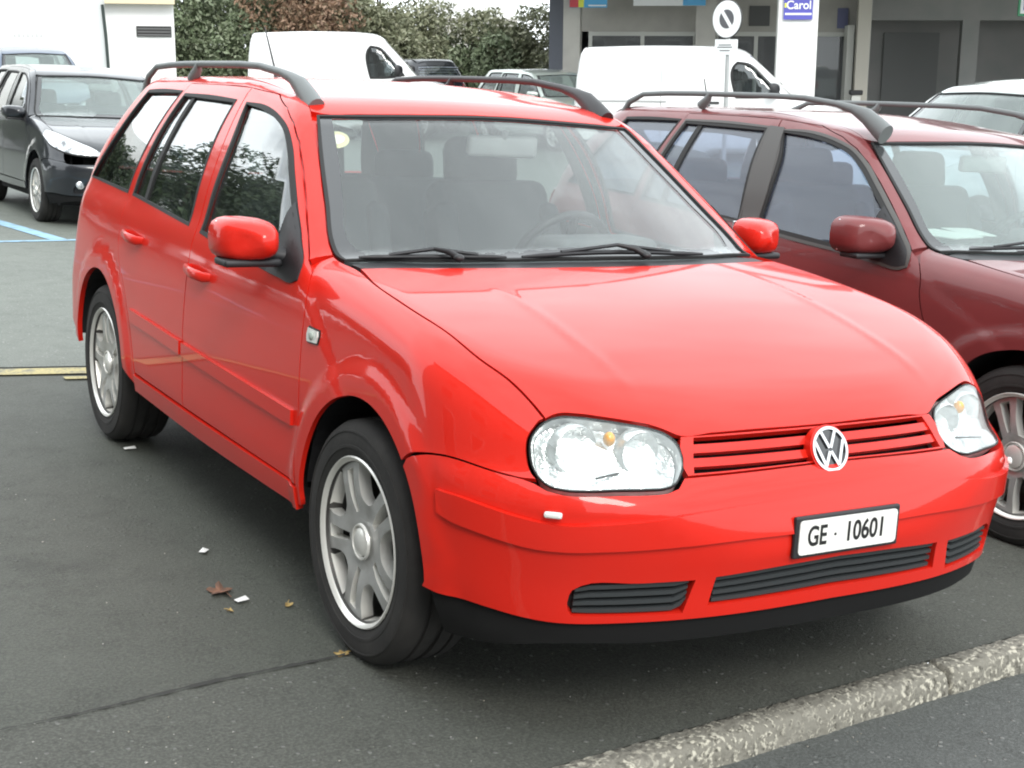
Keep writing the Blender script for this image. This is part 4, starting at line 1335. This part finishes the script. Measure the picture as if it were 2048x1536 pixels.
def far_car(name, paint, loc, rz, label, zs=1.0, ws=None, group=None, sx=1.0, extras=None):
    r = empty(name, loc, (0, 0, rz), label, 'car', group)
    estate(r, paint, False, extras, 'five', None, None, False, strips=False, ws_mat=ws or BWSG)
    r.scale = (sx, 1, zs)
    mb = MB()                                   # seats seen through the panes
    for x in (-.36, .36):
        rbox(mb, (x, 1.5, .85), (.46, .16, .7), .06, rx=-.25); rbox(mb, (x, 1.63, 1.25), (.28, .1, .18), .05)
    mb.box((0, 1.4, .45), (1.4, 2.6, .3)); mb.box((0, .62, .85), (1.3, .4, .16))
    mb.build('seat', SEAT, r, smooth=True)
    for left in (True, False): add_mirror(r, paint, left, (-.90, .66, 1.02))
    return r
ZF = gzf(12.0)
far_car('people_carrier', BLUECAR, (3.80, 24.2, gzf(3.8)), .0, 'blue grey people carrier far behind the dark hatchback', 1.33)
far_car('off_road_car', NAVY, (13.95, 31.6, ZF), math.radians(182), 'dark blue tall car with blinds in its rear window, right of the farther van', 1.22)
far_car('hatchback', mat('graphite paint', (.035, .036, .038), .35, metal=.4, coat=1.), (15.2, 30.6, ZF), math.radians(70), 'graphite car seen side on in front of the hedge', 1.12)
far_car('estate_car', SILV, (13.75, 21.3, ZF), .05, 'pale green silver car just left of the nearer white van', 1.08)
far_car('hatchback', SILV, (6.55, 5.5, gzf(6) - .0), math.radians(-90), 'silver green hatchback beyond the burgundy estate at the right edge', 1.11)
# blinds in the rear window of the tall car
mb = MB()
for k in range(6): mb.box((0, 3.13 - .018 * k * 0, 1.06 + .05 * k), (1.1, .012, .014))
o = mb.build('blind', mat('pale blind', (.35, .38, .45), .6), None)
for ob in bpy.data.objects:
    if ob.get('label', '').startswith('dark blue tall car'): o.parent = ob

# ------------------------------------------------------------------ white vans
VAN = dict(
 plan=[(-.95, .80), (-.7, .88), (-.3, .93), (.3, .95), (3.6, .95), (3.95, .93)],
 sect=[(.2, -.05), (.4, 0), (1.0, 0), (1.3, -.03), (1.9, -.13), (2.0, -.16)],
 hood=[(-.9, .80), (-.7, .93), (-.3, 1.04), (.2, 1.14), (.6, 1.2), (4.0, 1.25)], crown=.03,
 front=[(.2, -.85), (.5, -.93), (.75, -.90), (.95, -.80), (1.2, -.6)], fplan=(.14, 2.6),
 rear=[(.3, 3.95), (1.0, 3.95), (1.6, 3.90), (2.0, 3.80)], rplan=(.06, 3),
 ws=(.05, 1.08, .88, .18, .0), roof=[(.5, 1.85), (1.0, 1.90), (1.6, 1.94), (2.5, 1.95), (3.8, 1.92)], rcrown=.04,
 arch=[(0, .33, .37, .01), (2.95, .33, .37, .01)], k=dict(wr=.12, hw=.03, fs=.2, rs=.14, hs=.12, gs=.10), bot=.2)
VB = Body(VAN)
def van_panels():
    d = {}
    body = [(-.62, .40), (-.45, .40)] + arc(0, .33, .40, 170, 10, 12)[1:-1] + [(.46, .38), (2.5, .38)] + arc(2.95, .33, .40, 170, 10, 12)[1:-1] + [(3.4, .42), (3.84, .42), (3.87, 1.0), (3.83, 1.55), (3.75, 1.80), (3.66, 1.86), (2.5, 1.89), (1.5, 1.875), (1.02, 1.83), (.82, 1.74), (.45, 1.43), (.12, 1.13), (-.1, 1.03), (-.4, .95), (-.62, .86)]
    win = [(.30, 1.16), (.62, 1.12), (1.06, 1.11), (1.10, 1.22), (1.12, 1.62), (1.06, 1.68), (.86, 1.65), (.55, 1.40)]
    WP = sideP(VB, win)
    BP = sideP(VB, body)
    d['side'] = Panel(VB, Dir((-1, 0, .15)), BP, [WP], res=.09, depth=.03, gap=0)
    d['window'] = Panel(VB, Dir((-1, 0, .15)), WP, res=.12, depth=.005, gap=-.004, off=-.012)
    d['seal'] = Panel(VB, Dir((-1, 0, .15)), WP, [off3(WP, (-1, 0, .15), .03)], res=.06, depth=.01, gap=-.012, off=.003)
    up = BP[-13:-4]                               # along the roof edge from back to front
    top = BP[22:]
    i0 = int(np.argmin(np.abs(BP[:, 1] - 3.75) + 5 * (BP[:, 2] < 1.7)))
    edge = BP[i0:]
    r_ = [q for q in edge if q[2] > 1.72]
    ra = np.array(r_)
    ctr_b = topP(VB, [(0, 3.80)]); ctr_f = topP(VB, [(0, .86)])
    d['roof'] = Panel(VB, Dir((0, 0, 1)), np.concatenate([ctr_b, ra, topP(VB, [(-.5, .88)]), ctr_f, topP(VB, [(.5, .88)]), (ra * [-1, 1, 1])[::-1]]), res=.1, depth=.03, gap=0)
    w_ = np.array([q for q in edge if 1.05 < q[2] <= 1.76 and q[1] < 1.0])
    wl = np.concatenate([topP(VB, [(0, .87), (-.5, .89)]), w_, topP(VB, [(-.5, .12), (0, .06)])])
    d['ws'] = Panel(VB, Dir((0, -.6, .7)), sym(wl), res=.1, depth=.005, gap=.004)
    hd = np.array([q for q in edge if q[2] <= 1.06 and q[1] < .3])
    hl = np.concatenate([topP(VB, [(0, .05), (-.5, .11), (-.85, .13)]), hd, ])
    c2 = Cyl(.4, .9, -1)
    def fp(L_):
        L_ = np.array(L_, float); O = np.stack([L_[:, 0], np.full(len(L_), -3.), L_[:, 1]], -1)
        return VB.cast(O, np.tile([0, 1., 0], (len(L_), 1)), 1.)
    fr = fp([(-.70, .86), (-.4, .88), (0, .89)])
    d['hood'] = Panel(VB, Dir((0, -.4, .9)), sym(np.concatenate([hl, fr])), res=.1, depth=.03, gap=.002)
    bm_ = np.concatenate([fp([(0, .885), (-.4, .875), (-.70, .855)]), sideP(VB, [(-.62, .855), (-.62, .40)]), fp([(-.6, .40), (0, .40)])])
    d['front'] = Panel(VB, c2, sym(bm_), res=.1, depth=.03, gap=.002)
    rr = np.array([q for q in BP if q[1] > 3.6 and q[2] > .41])
    bk = np.concatenate([backP(VB, [(0, .42), (-.5, .42)]), rr, topP(VB, [(-.4, 3.74), (0, 3.80)])])
    d['back'] = Panel(VB, Dir((0, 1, .1)), sym(bk), res=.12, depth=.03, gap=0)
    return d
VP = van_panels()
def van(loc, rz, label, zs=1.0, group='white vans parked in the far row'):
    r = empty('van', loc, (0, 0, rz), label, 'van', group)
    for mir in (False, True):
        s_ = VP['side'].make('side_panel', WHITE, r, mir, inner=LINER)
        VP['window'].make('window_glass', SDG, s_, mir); VP['seal'].make('window_seal', RUB, s_, mir)
        add_wheel(r, (1 if mir else -1) * .84, 0, .318, 'five', not mir); add_wheel(r, (1 if mir else -1) * .84, 2.95, .318, 'five', not mir)
        sx = 1 if mir else -1
        for y in (1.22, 2.35):                      # door seams
            P = sideP(VB, [(y, z) for z in np.linspace(.45, 1.84, 14)])
            mb = MB(); mb.tube([(sx * -p_[0] + sx * .003 if False else p_[0] * (1 if sx < 0 else -1) + sx * .001, p_[1], p_[2]) for p_ in P], .004, 4)
            mb.build('door_seam', RUB, s_)
        P = sideP(VB, [(1.34, 1.03), (1.50, 1.03)])
        mb = MB(); mb.tube([(sx * (abs(p_[0]) + .015), p_[1], p_[2]) for p_ in P], .018, 8); mb.build('door_handle', BLACKP, s_)
        mb = MB(); mb.box((sx * (abs(P[0][0]) + .01), 3.0, 1.30 - .25), (.02, 1.5, .03), .005); mb.build('sliding_rail', mat('pale grey rail', (.5, .5, .5), .5), s_)
        add_mirror(r, BLACKP, not mir, (-1.06, .42, 1.25), (1.05, 1, 1.6))
    for key, nm in (('roof', 'roof'), ('hood', 'hood'), ('front', 'front_bumper'), ('back', 'rear_door')): VP[key].make(nm, WHITE, r)
    VP['ws'].make('windscreen', BWSG, r)
    mb = MB(); mb.box((0, 1.3, .7), (1.6, .02, 1.9)); mb.box((0, 1.6, .42), (1.7, 4.4, .2)); mb.build('bulkhead', LINER, r)
    mb = MB()
    for x in (-.5, .5): rbox(mb, (x, 1.05, 1.0), (.5, .18, .75), .06, rx=-.15); rbox(mb, (x, 1.1, 1.48), (.28, .1, .2), .05)
    mb.build('seat', SEAT, r, smooth=True)
    r.scale = (1, 1, zs)
    return r
van((15.0, 16.4, ZF), math.radians(48), 'nearer white van beside the round no waiting sign', 1.05)
van((12.7, 26.6, ZF), math.radians(56), 'farther white van in front of the hedge', 1.23)

# ------------------------------------------------------------------ shop building on the right
CAMX = Vector((-2.223372, -3.173040, 1.561187))
class Frame:
    """vertical plane facing the camera side: u to the right, d away, z up"""
    def __init__(s, psi, D):
        a = math.radians(psi); s.D = D
        s.n = Vector((math.sin(a), math.cos(a), 0)); s.u = Vector((math.cos(a), -math.sin(a), 0))
        s.rot = Matrix.Rotation(-a, 3, 'Z')
        s.o = Vector((CAMX.x, CAMX.y, 0)) + s.n * D
        s.rz = -a
    def at(s, u, d, z): return s.o + s.u * u + s.n * d + Vector((0, 0, z))
FS = Frame(38, 32)
ZB = ZF
STUC = mat('grey stucco', (.52, .50, .46), .9, noise=[(2.0, (.45, .43, .40), .4, .7)], bump=(50, .2, .003))
STUCD = mat('dark recess stucco', (.48, .47, .46), .9, noise=[(1.4, (.42, .43, .42), .4, .7)])
WPIL = mat('white pillar paint', (.82, .82, .80), .7)
BEIGE = mat('beige pillar', (.52, .49, .43), .85)
FRAMEW = mat('pale door frame', (.66, .66, .62), .5)
SHOPG = glass('shop glass', (.6, .62, .62), 1.5, 1.2, .22, (.5, .5, .52))
shop = empty('shop_building', FS.at(0, 0, 0), (0, 0, FS.rz), 'grey shop building with deep shaded arcade and a white pillar', 'building')
def lb(name, u0, u1, d0, d1, z0, z1, m, bev=0.0, parent=None):
    mb = MB(); mb.box(((u0 + u1) / 2, (d0 + d1) / 2, (z0 + z1) / 2), (u1 - u0, d1 - d0, z1 - z0), bev); return mb.build(name, m, parent or shop)
lb('wall', -3.9, -3.30, 2.6, 9, ZB, 3.3, mat('blue grey wall', (.16, .17, .20), .9))
lb('pillar', -3.40, -3.02, 1.0, 1.5, ZB, 3.4, STUC)
lb('pillar', -.42, .02, 1.0, 1.4, ZB, 3.4, STUC)
lb('pillar', 1.27, 2.08, -1.6, -.95, ZB, 3.4, WPIL, .02)
lb('pillar', 3.12, 3.40, 1.0, 1.4, ZB, 3.4, BEIGE)
lb('fascia', -3.4, 3.2, 2.42, 2.6, 2.22, 3.4, STUC)
lb('ceiling', -5, 16, -2.2, 9, 3.4, 3.7, WPIL)
lb('upper_wall', -5, 16, -2.0, 8.8, 3.7, 4.6, WPIL)
lb('back_wall', -3.4, 3.2, 6.8, 7, ZB, 3.4, STUCD)
lb('side_wall', 3.2, 3.45, 1.4, 9, ZB, 3.4, STUCD)
lb('recess_wall', 3.45, 16, 7.3, 7.5, ZB, 3.4, STUCD)
lb('end_wall', 15.8, 16, -2, 9, ZB, 3.4, STUCD)
lb('beam', 3.45, 15.8, 5.0, 5.4, 2.55, 3.4, STUCD)
lb('recess_pillar', 6.0, 6.4, 5.0, 5.4, ZB, 2.55, STUCD)
lb('recess_pillar', 9.0, 9.4, 5.0, 5.4, ZB, 2.55, STUCD)
lb('roller_door', 4.4, 5.8, 7.2, 7.29, ZB, 2.3, mat('dark roller door', (.30, .305, .30), .6))
# glazing between the pillars, in pale frames
def bay(u0, u1, n, doors=()):
    w = (u1 - u0) / n
    for k in range(n + 1):
        lb('mullion', u0 + w * k - .045, u0 + w * k + .045, 2.42, 2.52, ZB, 2.22, FRAMEW)
    lb('transom', u0, u1, 2.405, 2.535, 2.12, 2.215, FRAMEW)
    for k in range(n): lb('pane', u0 + w * k + .045, u0 + w * (k + 1) - .045, 2.46, 2.475, ZB + .05, 2.12, SHOPG)
bay(-2.9, -.45, 2); bay(-.44, .04, 1)
bay(.02, 1.9, 2); bay(2.0, 3.12, 1)
lb('white_door_post', 2.95, 3.10, 1.5, 2.35, ZB, 2.35, FRAMEW)
lb('vent_grille', .78, 1.25, 2.38, 2.42, 2.35, 2.80, mat('dark vent', (.12, .12, .12), .7))
lb('blue_notice', 2.78, 3.02, 2.37, 2.42, 2.30, 2.75, mat('muted blue notice', (.16, .17, .30), .6))
# signs hung on the building: things of their own
def sign_root(name, label, u, d, z):
    return empty(name, FS.at(u, d, z), (0, 0, FS.rz), label, 'sign')
def face_text(par, s, size, m, u, z, d=-.03, sx=1.0, bold=.004):
    return text_mesh('lettering', s, size, .002, m, par, Matrix.Translation((u, d, z)) @ Matrix.Rotation(math.pi / 2, 4, 'X'), sx, bold)
SBLUE = mat('sign blue', (.07, .07, .42), .4, coat=.5)
SYEL = mat('sign yellow', (.75, .78, .10), .4)
SCY = mat('sign cyan', (.10, .42, .75), .4)
SRED = mat('sign red', (.6, .07, .09), .4)
WHT = mat('sign white', (.85, .86, .86), .4)
sr = sign_root('pillar_sign', 'blue sign reading Carol in white on the white pillar', 1.665, -1.64, 2.62)
lb('sign_board', -.29, .29, -.02, .0, -.235, .30, SBLUE, 0, sr)
face_text(sr, 'Carol', .235, WHT, .01, .045, -.028, .93, .004)
lb('sign_stripe', -.26, .27, -.026, -.021, -.145, -.105, WHT, 0, sr)
lb('sign_dot', -.275, -.235, -.026, -.021, .0, .09, SYEL, 0, sr)
sr = sign_root('fascia_sign', 'coloured sign with blue end over the left shop window', -2.83, .9, 2.88)
lb('sign_board', -.42, .42, 0, .05, -.17, .2, SCY, 0, sr)
lb('sign_patch', -.42, -.22, -.012, -.001, -.165, .19, SRED, 0, sr); lb('sign_patch', -.22, -.10, -.012, -.001, -.165, .19, SYEL, 0, sr); lb('sign_stripe', .0, .40, -.012, -.001, -.14, -.11, WHT, 0, sr)
sr = sign_root('fascia_sign', 'long white and light blue sign over the middle shop window', -1.02, .9, 2.90)
lb('sign_board', -.80, .80, 0, .05, -.15, .25, WHT, 0, sr); lb('sign_patch', .30, .80, -.012, -.001, -.145, .24, SCY, 0, sr)
sr = sign_root('hanging_sign', 'small white and green sign at the top right edge of the arcade', 6.62, -.2, 2.72)
lb('sign_board', -.36, .36, 0, .08, -.22, .22, mat('sign green', (.05, .30, .14), .4), 0, sr)
lb('sign_face', -.32, .33, -.012, -.001, -.17, .19, WHT, 0, sr); face_text(sr, 'L', .30, SBLUE, -.20, 0, -.016, 1., .01)
# planter beside the beige pillar
pt = empty('planter', FS.at(3.12, .6, ZB), (0, 0, FS.rz), 'dark planter box on a post beside the beige pillar', 'planter')
mb = MB(); mb.box((0, 0, 1.12), (.28, .28, .10), .02); mb.build('planter_rim', BLACKP, pt)
mb = MB(); mb.box((0, 0, .53), (.2, .2, 1.06), .02); mb.build('planter_post', FRAMEW, pt)

# round sign on a post
sg_ = empty('road_sign', (10.55, 12.90, ZF), (0, 0, math.radians(-78)), 'round white sign with a grey struck disc and a plate below on a post', 'sign')
mb = MB(); mb.tube([(0, .03, 0), (0, .03, 2.6)], .03, 12); mb.build('post', mat('galvanised post', (.45, .46, .46), .5, metal=.6), sg_, smooth=True)
zc = 2.125 - ZF
def disc(name, r, d0, d1, m, n=40):
    mb = MB(); mb.prism([(r * math.cos(2 * math.pi * k / n), r * math.sin(2 * math.pi * k / n)) for k in range(n)], d1 - d0, Matrix.Translation((0, -d0, zc)) @ Matrix.Rotation(math.pi / 2, 4, 'X')); return mb.build(name, m, sg_)
disc('sign_rim', .262, 0, .012, mat('dark sign rim', (.05, .05, .055), .5)); disc('sign_disc', .250, .012, .018, WHT)
DG = mat('grey sign disc', (.10, .10, .11), .5)
disc('sign_symbol', .128, .018, .021, DG)
mb = MB(); mb.box((0, -.0235, zc), (.36, .004, .052), 0, Matrix.Rotation(math.radians(52), 3, 'Y')); mb.build('sign_bar', WHT, sg_)
mb = MB(); mb.box((0, -.006, 1.745 - ZF), (.40, .012, .21), .004); o = mb.build('sign_plate', WHT, sg_)
mb = MB()
for dz, w in ((.03, .22), (-.0, .26), (-.045, .18)): mb.box((-.02, -.014, 1.745 - ZF + dz), (w, .003, .012))
mb.build('plate_print', DG, sg_)

# ------------------------------------------------------------------ white buildings on the left and behind the hedge
WW = mat('bright white render', (.86, .86, .85), .85, noise=[(1.2, (.80, .81, .80), .4, .7)])
FL = Frame(15, 36)
wb = empty('white_building', FL.at(0, 0, 0), (0, 0, FL.rz), 'bright white building with one dark vent and a thin dark downpipe', 'building')
LS = lambda u: u * 1.2
LZ = lambda z: 1.56 + (z - 1.56) * 1.2
zg0 = gzf(0) - .4
lb('wall', -20, LS(-.52), 0, 8, zg0, 7.5, WW, 0, wb)
lb('wall', LS(-.20), LS(1.12), .15, 8, zg0, LZ(2.60), WW, 0, wb)
lb('pilaster', LS(-.52), LS(-.20), .06, 8, zg0, 7.5, mat('pale grey render', (.66, .69, .69), .85), 0, wb)
lb('eaves', LS(-.20), LS(1.14), -.15, 8, LZ(2.60), LZ(2.80), mat('pale ochre eaves', (.70, .60, .42), .8), 0, wb)
mb = MB(); mb.tube([(LS(-.245), -.02, LZ(2.58)), (LS(-.21), -.02, LZ(2.0)), (LS(-.165), -.02, zg0)], .038, 10); mb.build('downpipe', mat('dark green pipe', (.03, .045, .04), .5), wb, smooth=True)
lb('vent', LS(.38), LS(1.06), .10, .16, LZ(1.98), LZ(2.18), mat('dark vent box', (.03, .03, .03), .6), 0, wb)
for k in range(3): lb('vent_slat', LS(.40), LS(1.04), .085, .10, LZ(2.0 + .06 * k), LZ(2.015 + .06 * k), mat('grey vent slat', (.2, .2, .2), .6), 0, wb)
mb = MB()
for k in range(7): mb.box((LS(-1.92 + .082 * k), -.004, LZ(1.97 + .006 * (k % 2))), (.06, .006, .07 + .018 * ((k * 3) % 2)))
mb.build('worn_lettering', mat('faint grey lettering', (.55, .55, .55), .8), wb)
FH = Frame(28, 54)
wh = empty('white_house', FH.at(0, 0, 0), (0, 0, FH.rz), 'white house showing above the hedge left of the shop building', 'building')
lb('wall', -1.1, 2.15, 0, 6, -.3, 6.4, WW, 0, wh); lb('plinth', -1.1, 2.2, -.05, 6, -.3, 3.05, STUC, 0, wh)
lb('window_frame', .2, 1.1, -.03, .0, 4.4, 5.8, FRAMEW, 0, wh); lb('pane', .26, 1.04, -.045, -.03, 4.46, 5.74, SHOPG, 0, wh)

# ------------------------------------------------------------------ trees and shrubs
BARK = mat('bark', (.10, .075, .055), .9, bump=(20, .6, .02))
def leafmat(name, cols):
    m = mat(name, cols[0], .55, island=cols)
    return m
def leaves(n, blobs, size, rng):
    """leaf quads spread through the shells of several blobs: (cx, cy, cz, rx, ry, rz)"""
    bl = np.array(blobs, float)
    vol = (bl[:, 3] * bl[:, 4] * bl[:, 5]) ** (2 / 3); idx = rng.choice(len(bl), n, p=vol / vol.sum())
    d = nrm(rng.normal(size=(n, 3))); r = rng.uniform(.35, 1.0, n) ** .45
    r *= 1 + .22 * np.sin(d[:, 0] * 7 + idx) * np.cos(d[:, 2] * 6 + idx * 2)
    c = bl[idx, :3] + d * r[:, None] * bl[idx, 3:]
    a = nrm(rng.normal(size=(n, 3)) + d * .3); b = nrm(np.cross(a, rng.normal(size=(n, 3))))
    s_ = size * rng.uniform(.55, 1.3, n)[:, None]
    L1, W1 = a * s_, b * s_ * .42
    nn = nrm(np.cross(a, b)) * s_ * .12
    v = np.stack([c - L1, c + W1 + nn, c + L1, c - W1 + nn], 1).reshape(-1, 3)
    return v
def quads(v):
    n = len(v) // 4
    return np.arange(n * 4).reshape(n, 4)
def fast_mesh(name, v, f, m, parent):
    me = bpy.data.meshes.new(name)
    me.vertices.add(len(v)); me.vertices.foreach_set('co', np.asarray(v, np.float32).ravel())
    me.loops.add(f.size); me.loops.foreach_set('vertex_index', f.ravel().astype(np.int32))
    me.polygons.add(len(f)); me.polygons.foreach_set('loop_start', (np.arange(len(f)) * f.shape[1]).astype(np.int32))
    me.polygons.foreach_set('loop_total', np.full(len(f), f.shape[1], np.int32))
    me.materials.append(m); me.update(calc_edges=True)
    return link(name, me, parent)
def tree(name, label, cat, loc, h, r, n, size, m, seed, trunk=True, low=0.0, blobs=9, group=None):
    rng = np.random.default_rng(seed)
    t = empty(name, loc, (0, 0, rng.uniform(0, 6)), label, cat, group)
    bl = []
    for k in range(blobs):
        a = rng.uniform(0, 6.28); q = rng.uniform(.1, .75) * r; z = low + (h - low) * rng.uniform(.12, .86)
        s_ = r * rng.uniform(.32, .55)
        bl.append((q * math.cos(a), q * math.sin(a), z, s_, s_, s_ * rng.uniform(.7, 1.1)))
    fast_mesh('crown', leaves(n, bl, size, rng), quads(np.zeros((n * 4, 3))), m, t)
    mb = MB()
    hb = max(low + (h - low) * .35, .4)
    mb.tube([(0, 0, -.1), (.03 * r, 0, hb * .5), (0, .04 * r, hb), (.0, 0, h * .72)], [.05 * r + .03, .04 * r + .02, .03 * r + .015, .01], 9)
    for (x, y, z, a_, b_, c_) in bl[:7]:
        mb.tube([(0, .03 * r, hb * .8), (x * .5, y * .5, (hb * .8 + z) / 2 + .1), (x, y, z)], [.025 * r + .01, .015 * r + .008, .005], 6)
    mb.build('trunk', BARK, t, smooth=True)
    return t
G1 = leafmat('hedge leaf', [(0.106, 0.144, 0.075), (0.144, 0.181, 0.100), (0.175, 0.213, 0.125), (0.213, 0.250, 0.156), (0.250, 0.281, 0.188)])
G1D = leafmat('dark tree leaf', [(.020, .035, .015), (.035, .06, .025), (.05, .08, .03), (.07, .10, .045)])
G2 = leafmat('olive leaf', [(0.131, 0.144, 0.081), (0.169, 0.181, 0.106), (0.206, 0.213, 0.131), (0.250, 0.250, 0.169)])
G3 = leafmat('brown leaf', [(0.182, 0.111, 0.072), (0.234, 0.143, 0.091), (0.286, 0.182, 0.117), (0.195, 0.156, 0.091)])
G4 = leafmat('pale leaf', [(0.132, 0.176, 0.099), (0.198, 0.253, 0.143), (0.264, 0.319, 0.198), (0.352, 0.396, 0.275)])
FG = Frame(28, 42)
def ft(u, d): 
    q = FG.at(u, d, 0); q.z = gzf(q.x); return q
S_ = [
 (-6.2, .2, 3.5, 1.5, G1, 'dark green shrub at the left end beside the white building'),
 (-4.6, -.2, 3.6, 1.5, G1, 'tall dark green shrub behind the farther white van'),
 (-3.2, -.7, 4.2, 1.55, G3, 'brown leaved shrub behind the farther white van'),
 (-1.9, -.4, 3.2, 1.3, G2, 'olive shrub right of the brown one'),
 (-.9, .3, 2.95, 1.5, G2, 'olive green shrub above the dark tall car'),
 (.3, -.2, 2.75, 1.4, G1, 'green shrub below the white house'),
 (1.25, -.3, 2.7, 1.15, G2, 'rounded green shrub nearest the shop building'),
 (-6.75, -.4, 3.0, .6, G4, 'pale variegated shrub against the white wall'),
 (-3.6, 2.2, 5.0, 2.2, G1, 'tall green tree rising behind the brown shrub'),
 (-1.9, 2.4, 4.6, 1.8, G2, 'olive tree rising behind the middle of the hedge'),
 (-5.6, 2.4, 4.8, 1.8, G1, 'tall green tree behind the left end of the hedge'),
]
for k, (u, d, h, r, m, lb_) in enumerate(S_):
    u, d, h, r = u * 1.235, d * 1.235, h * 1.2, r * 1.25
    tree('tree' if h > 5.4 else 'shrub', lb_, 'tree' if h > 5.4 else 'shrub', ft(u, d), h, r, 14000 if r > 1 else 5000, .08, m, 20 + k, low=0.0 if h < 5.4 else .8, blobs=12)
low = empty('low_wall', ft(-2, 1.6), (0, 0, FG.rz), 'dark earth bank wall behind the hedge', 'wall')
mb = MB(); mb.box((-.5, 4.2, 1.0), (14.5, .3, 2.2)); mb.build('wall', mat('dark bank', (.05, .05, .035), .95, noise=[(3, (.09, .07, .05), .4, .7)]), low)
# trees on the near left, seen mirrored in the side windows and the wing of the red car
for k, (x, y, h, r, lab) in enumerate([(-10.5, 15.0, 3.0, 2.2, 'round dark tree left of the dark hatchback'), (-9.0, 20.5, 5.0, 2.8, 'broad dark tree at the left of the white building'),
        (-8.5, 27.5, 8.2, 3.6, 'tall dark tree at the far left corner'), (-5.5, 33.0, 5.4, 2.8, 'far dark tree in front of the white building'), (-12.5, 34, 10, 4.0, 'tallest tree at the far left')]):
    tree('tree', lab, 'tree', (x, y, gzf(x)), h, r, 14000, .13, G1D, 50 + k, low=h * .12, blobs=16)

# building added out of view on the left, cuts the sky light on the doors
hs = empty('shading_block', (-7.6, -5.0, 0), (0, 0, math.radians(90)), 'grey building added out of view on the left to shade the red car', 'building')
lb('wall', -10.5, 10.5, 0, 9, -.5, 10.0, mat('warm grey render', (.26, .25, .235), .9), 0, hs)
lb('roof', -10.8, 10.8, -.4, 9.3, 10.0, 10.25, mat('dark roof', (.06, .055, .05), .8), 0, hs)
for r_ in range(3):
    for k in range(6):
        f_ = lb('window', -8.1 + 2.9 * k, -6.7 + 2.9 * k, -.04, .0, 1.0 + 2.9 * r_, 2.6 + 2.9 * r_, FRAMEW, 0, hs)
        lb('pane', -8.02 + 2.9 * k, -6.78 + 2.9 * k, -.055, -.04, 1.08 + 2.9 * r_, 2.52 + 2.9 * r_, mat('dark pane', (.03, .035, .04), .08), 0, f_)

# ------------------------------------------------------------------ litter on the asphalt
def leaf(name, label, x, y, size, m, seed, lobes=5, curl=.3):
    rng = np.random.default_rng(seed)
    n = lobes * 4
    v = [(0, 0, .0)]
    for k in range(n):
        a = 2 * math.pi * k / n
        q = (1.0 if k % 4 == 0 else .5 if k % 4 == 2 else .72) * rng.uniform(.85, 1.1)
        v.append((q * math.cos(a) * size, q * math.sin(a) * size * .8, size * curl * q * q * (.5 + .5 * math.sin(a * 2 + seed))))
    f = [(0, 1 + k, 1 + (k + 1) % n) for k in range(n)]
    me_v = np.array(v)
    o = mesh_obj(name, np.concatenate([me_v, me_v - [0, 0, .0012]]), f + [tuple(q + len(v) for q in t[::-1]) for t in f], m, None)
    mb = MB(); mb.tube([(0, 0, .001), (-size * .5, -size * .3, .004), (-size * 1.3, -size * .5, .002)], .0012, 5)
    p_ = CW(x, y, .006)
    o.location = p_; o.rotation_euler = (0, PHI, seed * 1.3)
    s_ = mb.build('stalk', m, o)
    tag(o, label, 'leaf')
    return o
LB = mat('dry brown leaf', (.20, .095, .055), .8, noise=[(40, (.11, .06, .04), .45, .6)])
LY = mat('yellow leaf', (.40, .29, .11), .75, noise=[(50, (.25, .16, .05), .45, .6)])
leaf('leaf', 'dry reddish brown leaf lying left of the front wheel', -1.005, .60, .055, LB, 1)
leaf('leaf', 'yellow maple leaf touching the bottom of the front tyre', -.870, .028, .026, LY, 2)
leaf('leaf', 'small pale leaf at the rear edge of the front tyre', -.865, .42, .020, LY, 3, 3)
leaf('leaf', 'tiny yellow leaf below the brown one', -1.03, .44, .013, LY, 4, 3)
leaf('leaf', 'small crumpled leaf right of the far bumper corner', 1.30, -.10, .022, LY, 5, 4)
for (x, y, s_, rz, lab) in ((-.975, .505, .022, .4, 'white scrap of paper beside the brown leaf'), (-.935, .962, .020, 1.0, 'white scrap of paper above the brown leaf'), (-.80, 2.30, .026, .2, 'pale scrap at the foot of the rear tyre')):
    v = [(-s_, -s_ * .5, .004), (s_ * .9, -s_ * .6, .002), (s_ * 1.1, s_ * .4, .007), (-s_ * .7, s_ * .6, .003), (0, 0, .008)]
    v2 = [(a, b, c - .0008) for a, b, c in v]
    f = [(0, 1, 4), (1, 2, 4), (2, 3, 4), (3, 0, 4)]
    o = mesh_obj('paper_scrap', v + v2, f + [tuple(q + 5 for q in t[::-1]) for t in f], PAP)
    o.location = CW(x, y, .005); o.rotation_euler = (0, PHI, rz); tag(o, lab, 'paper')
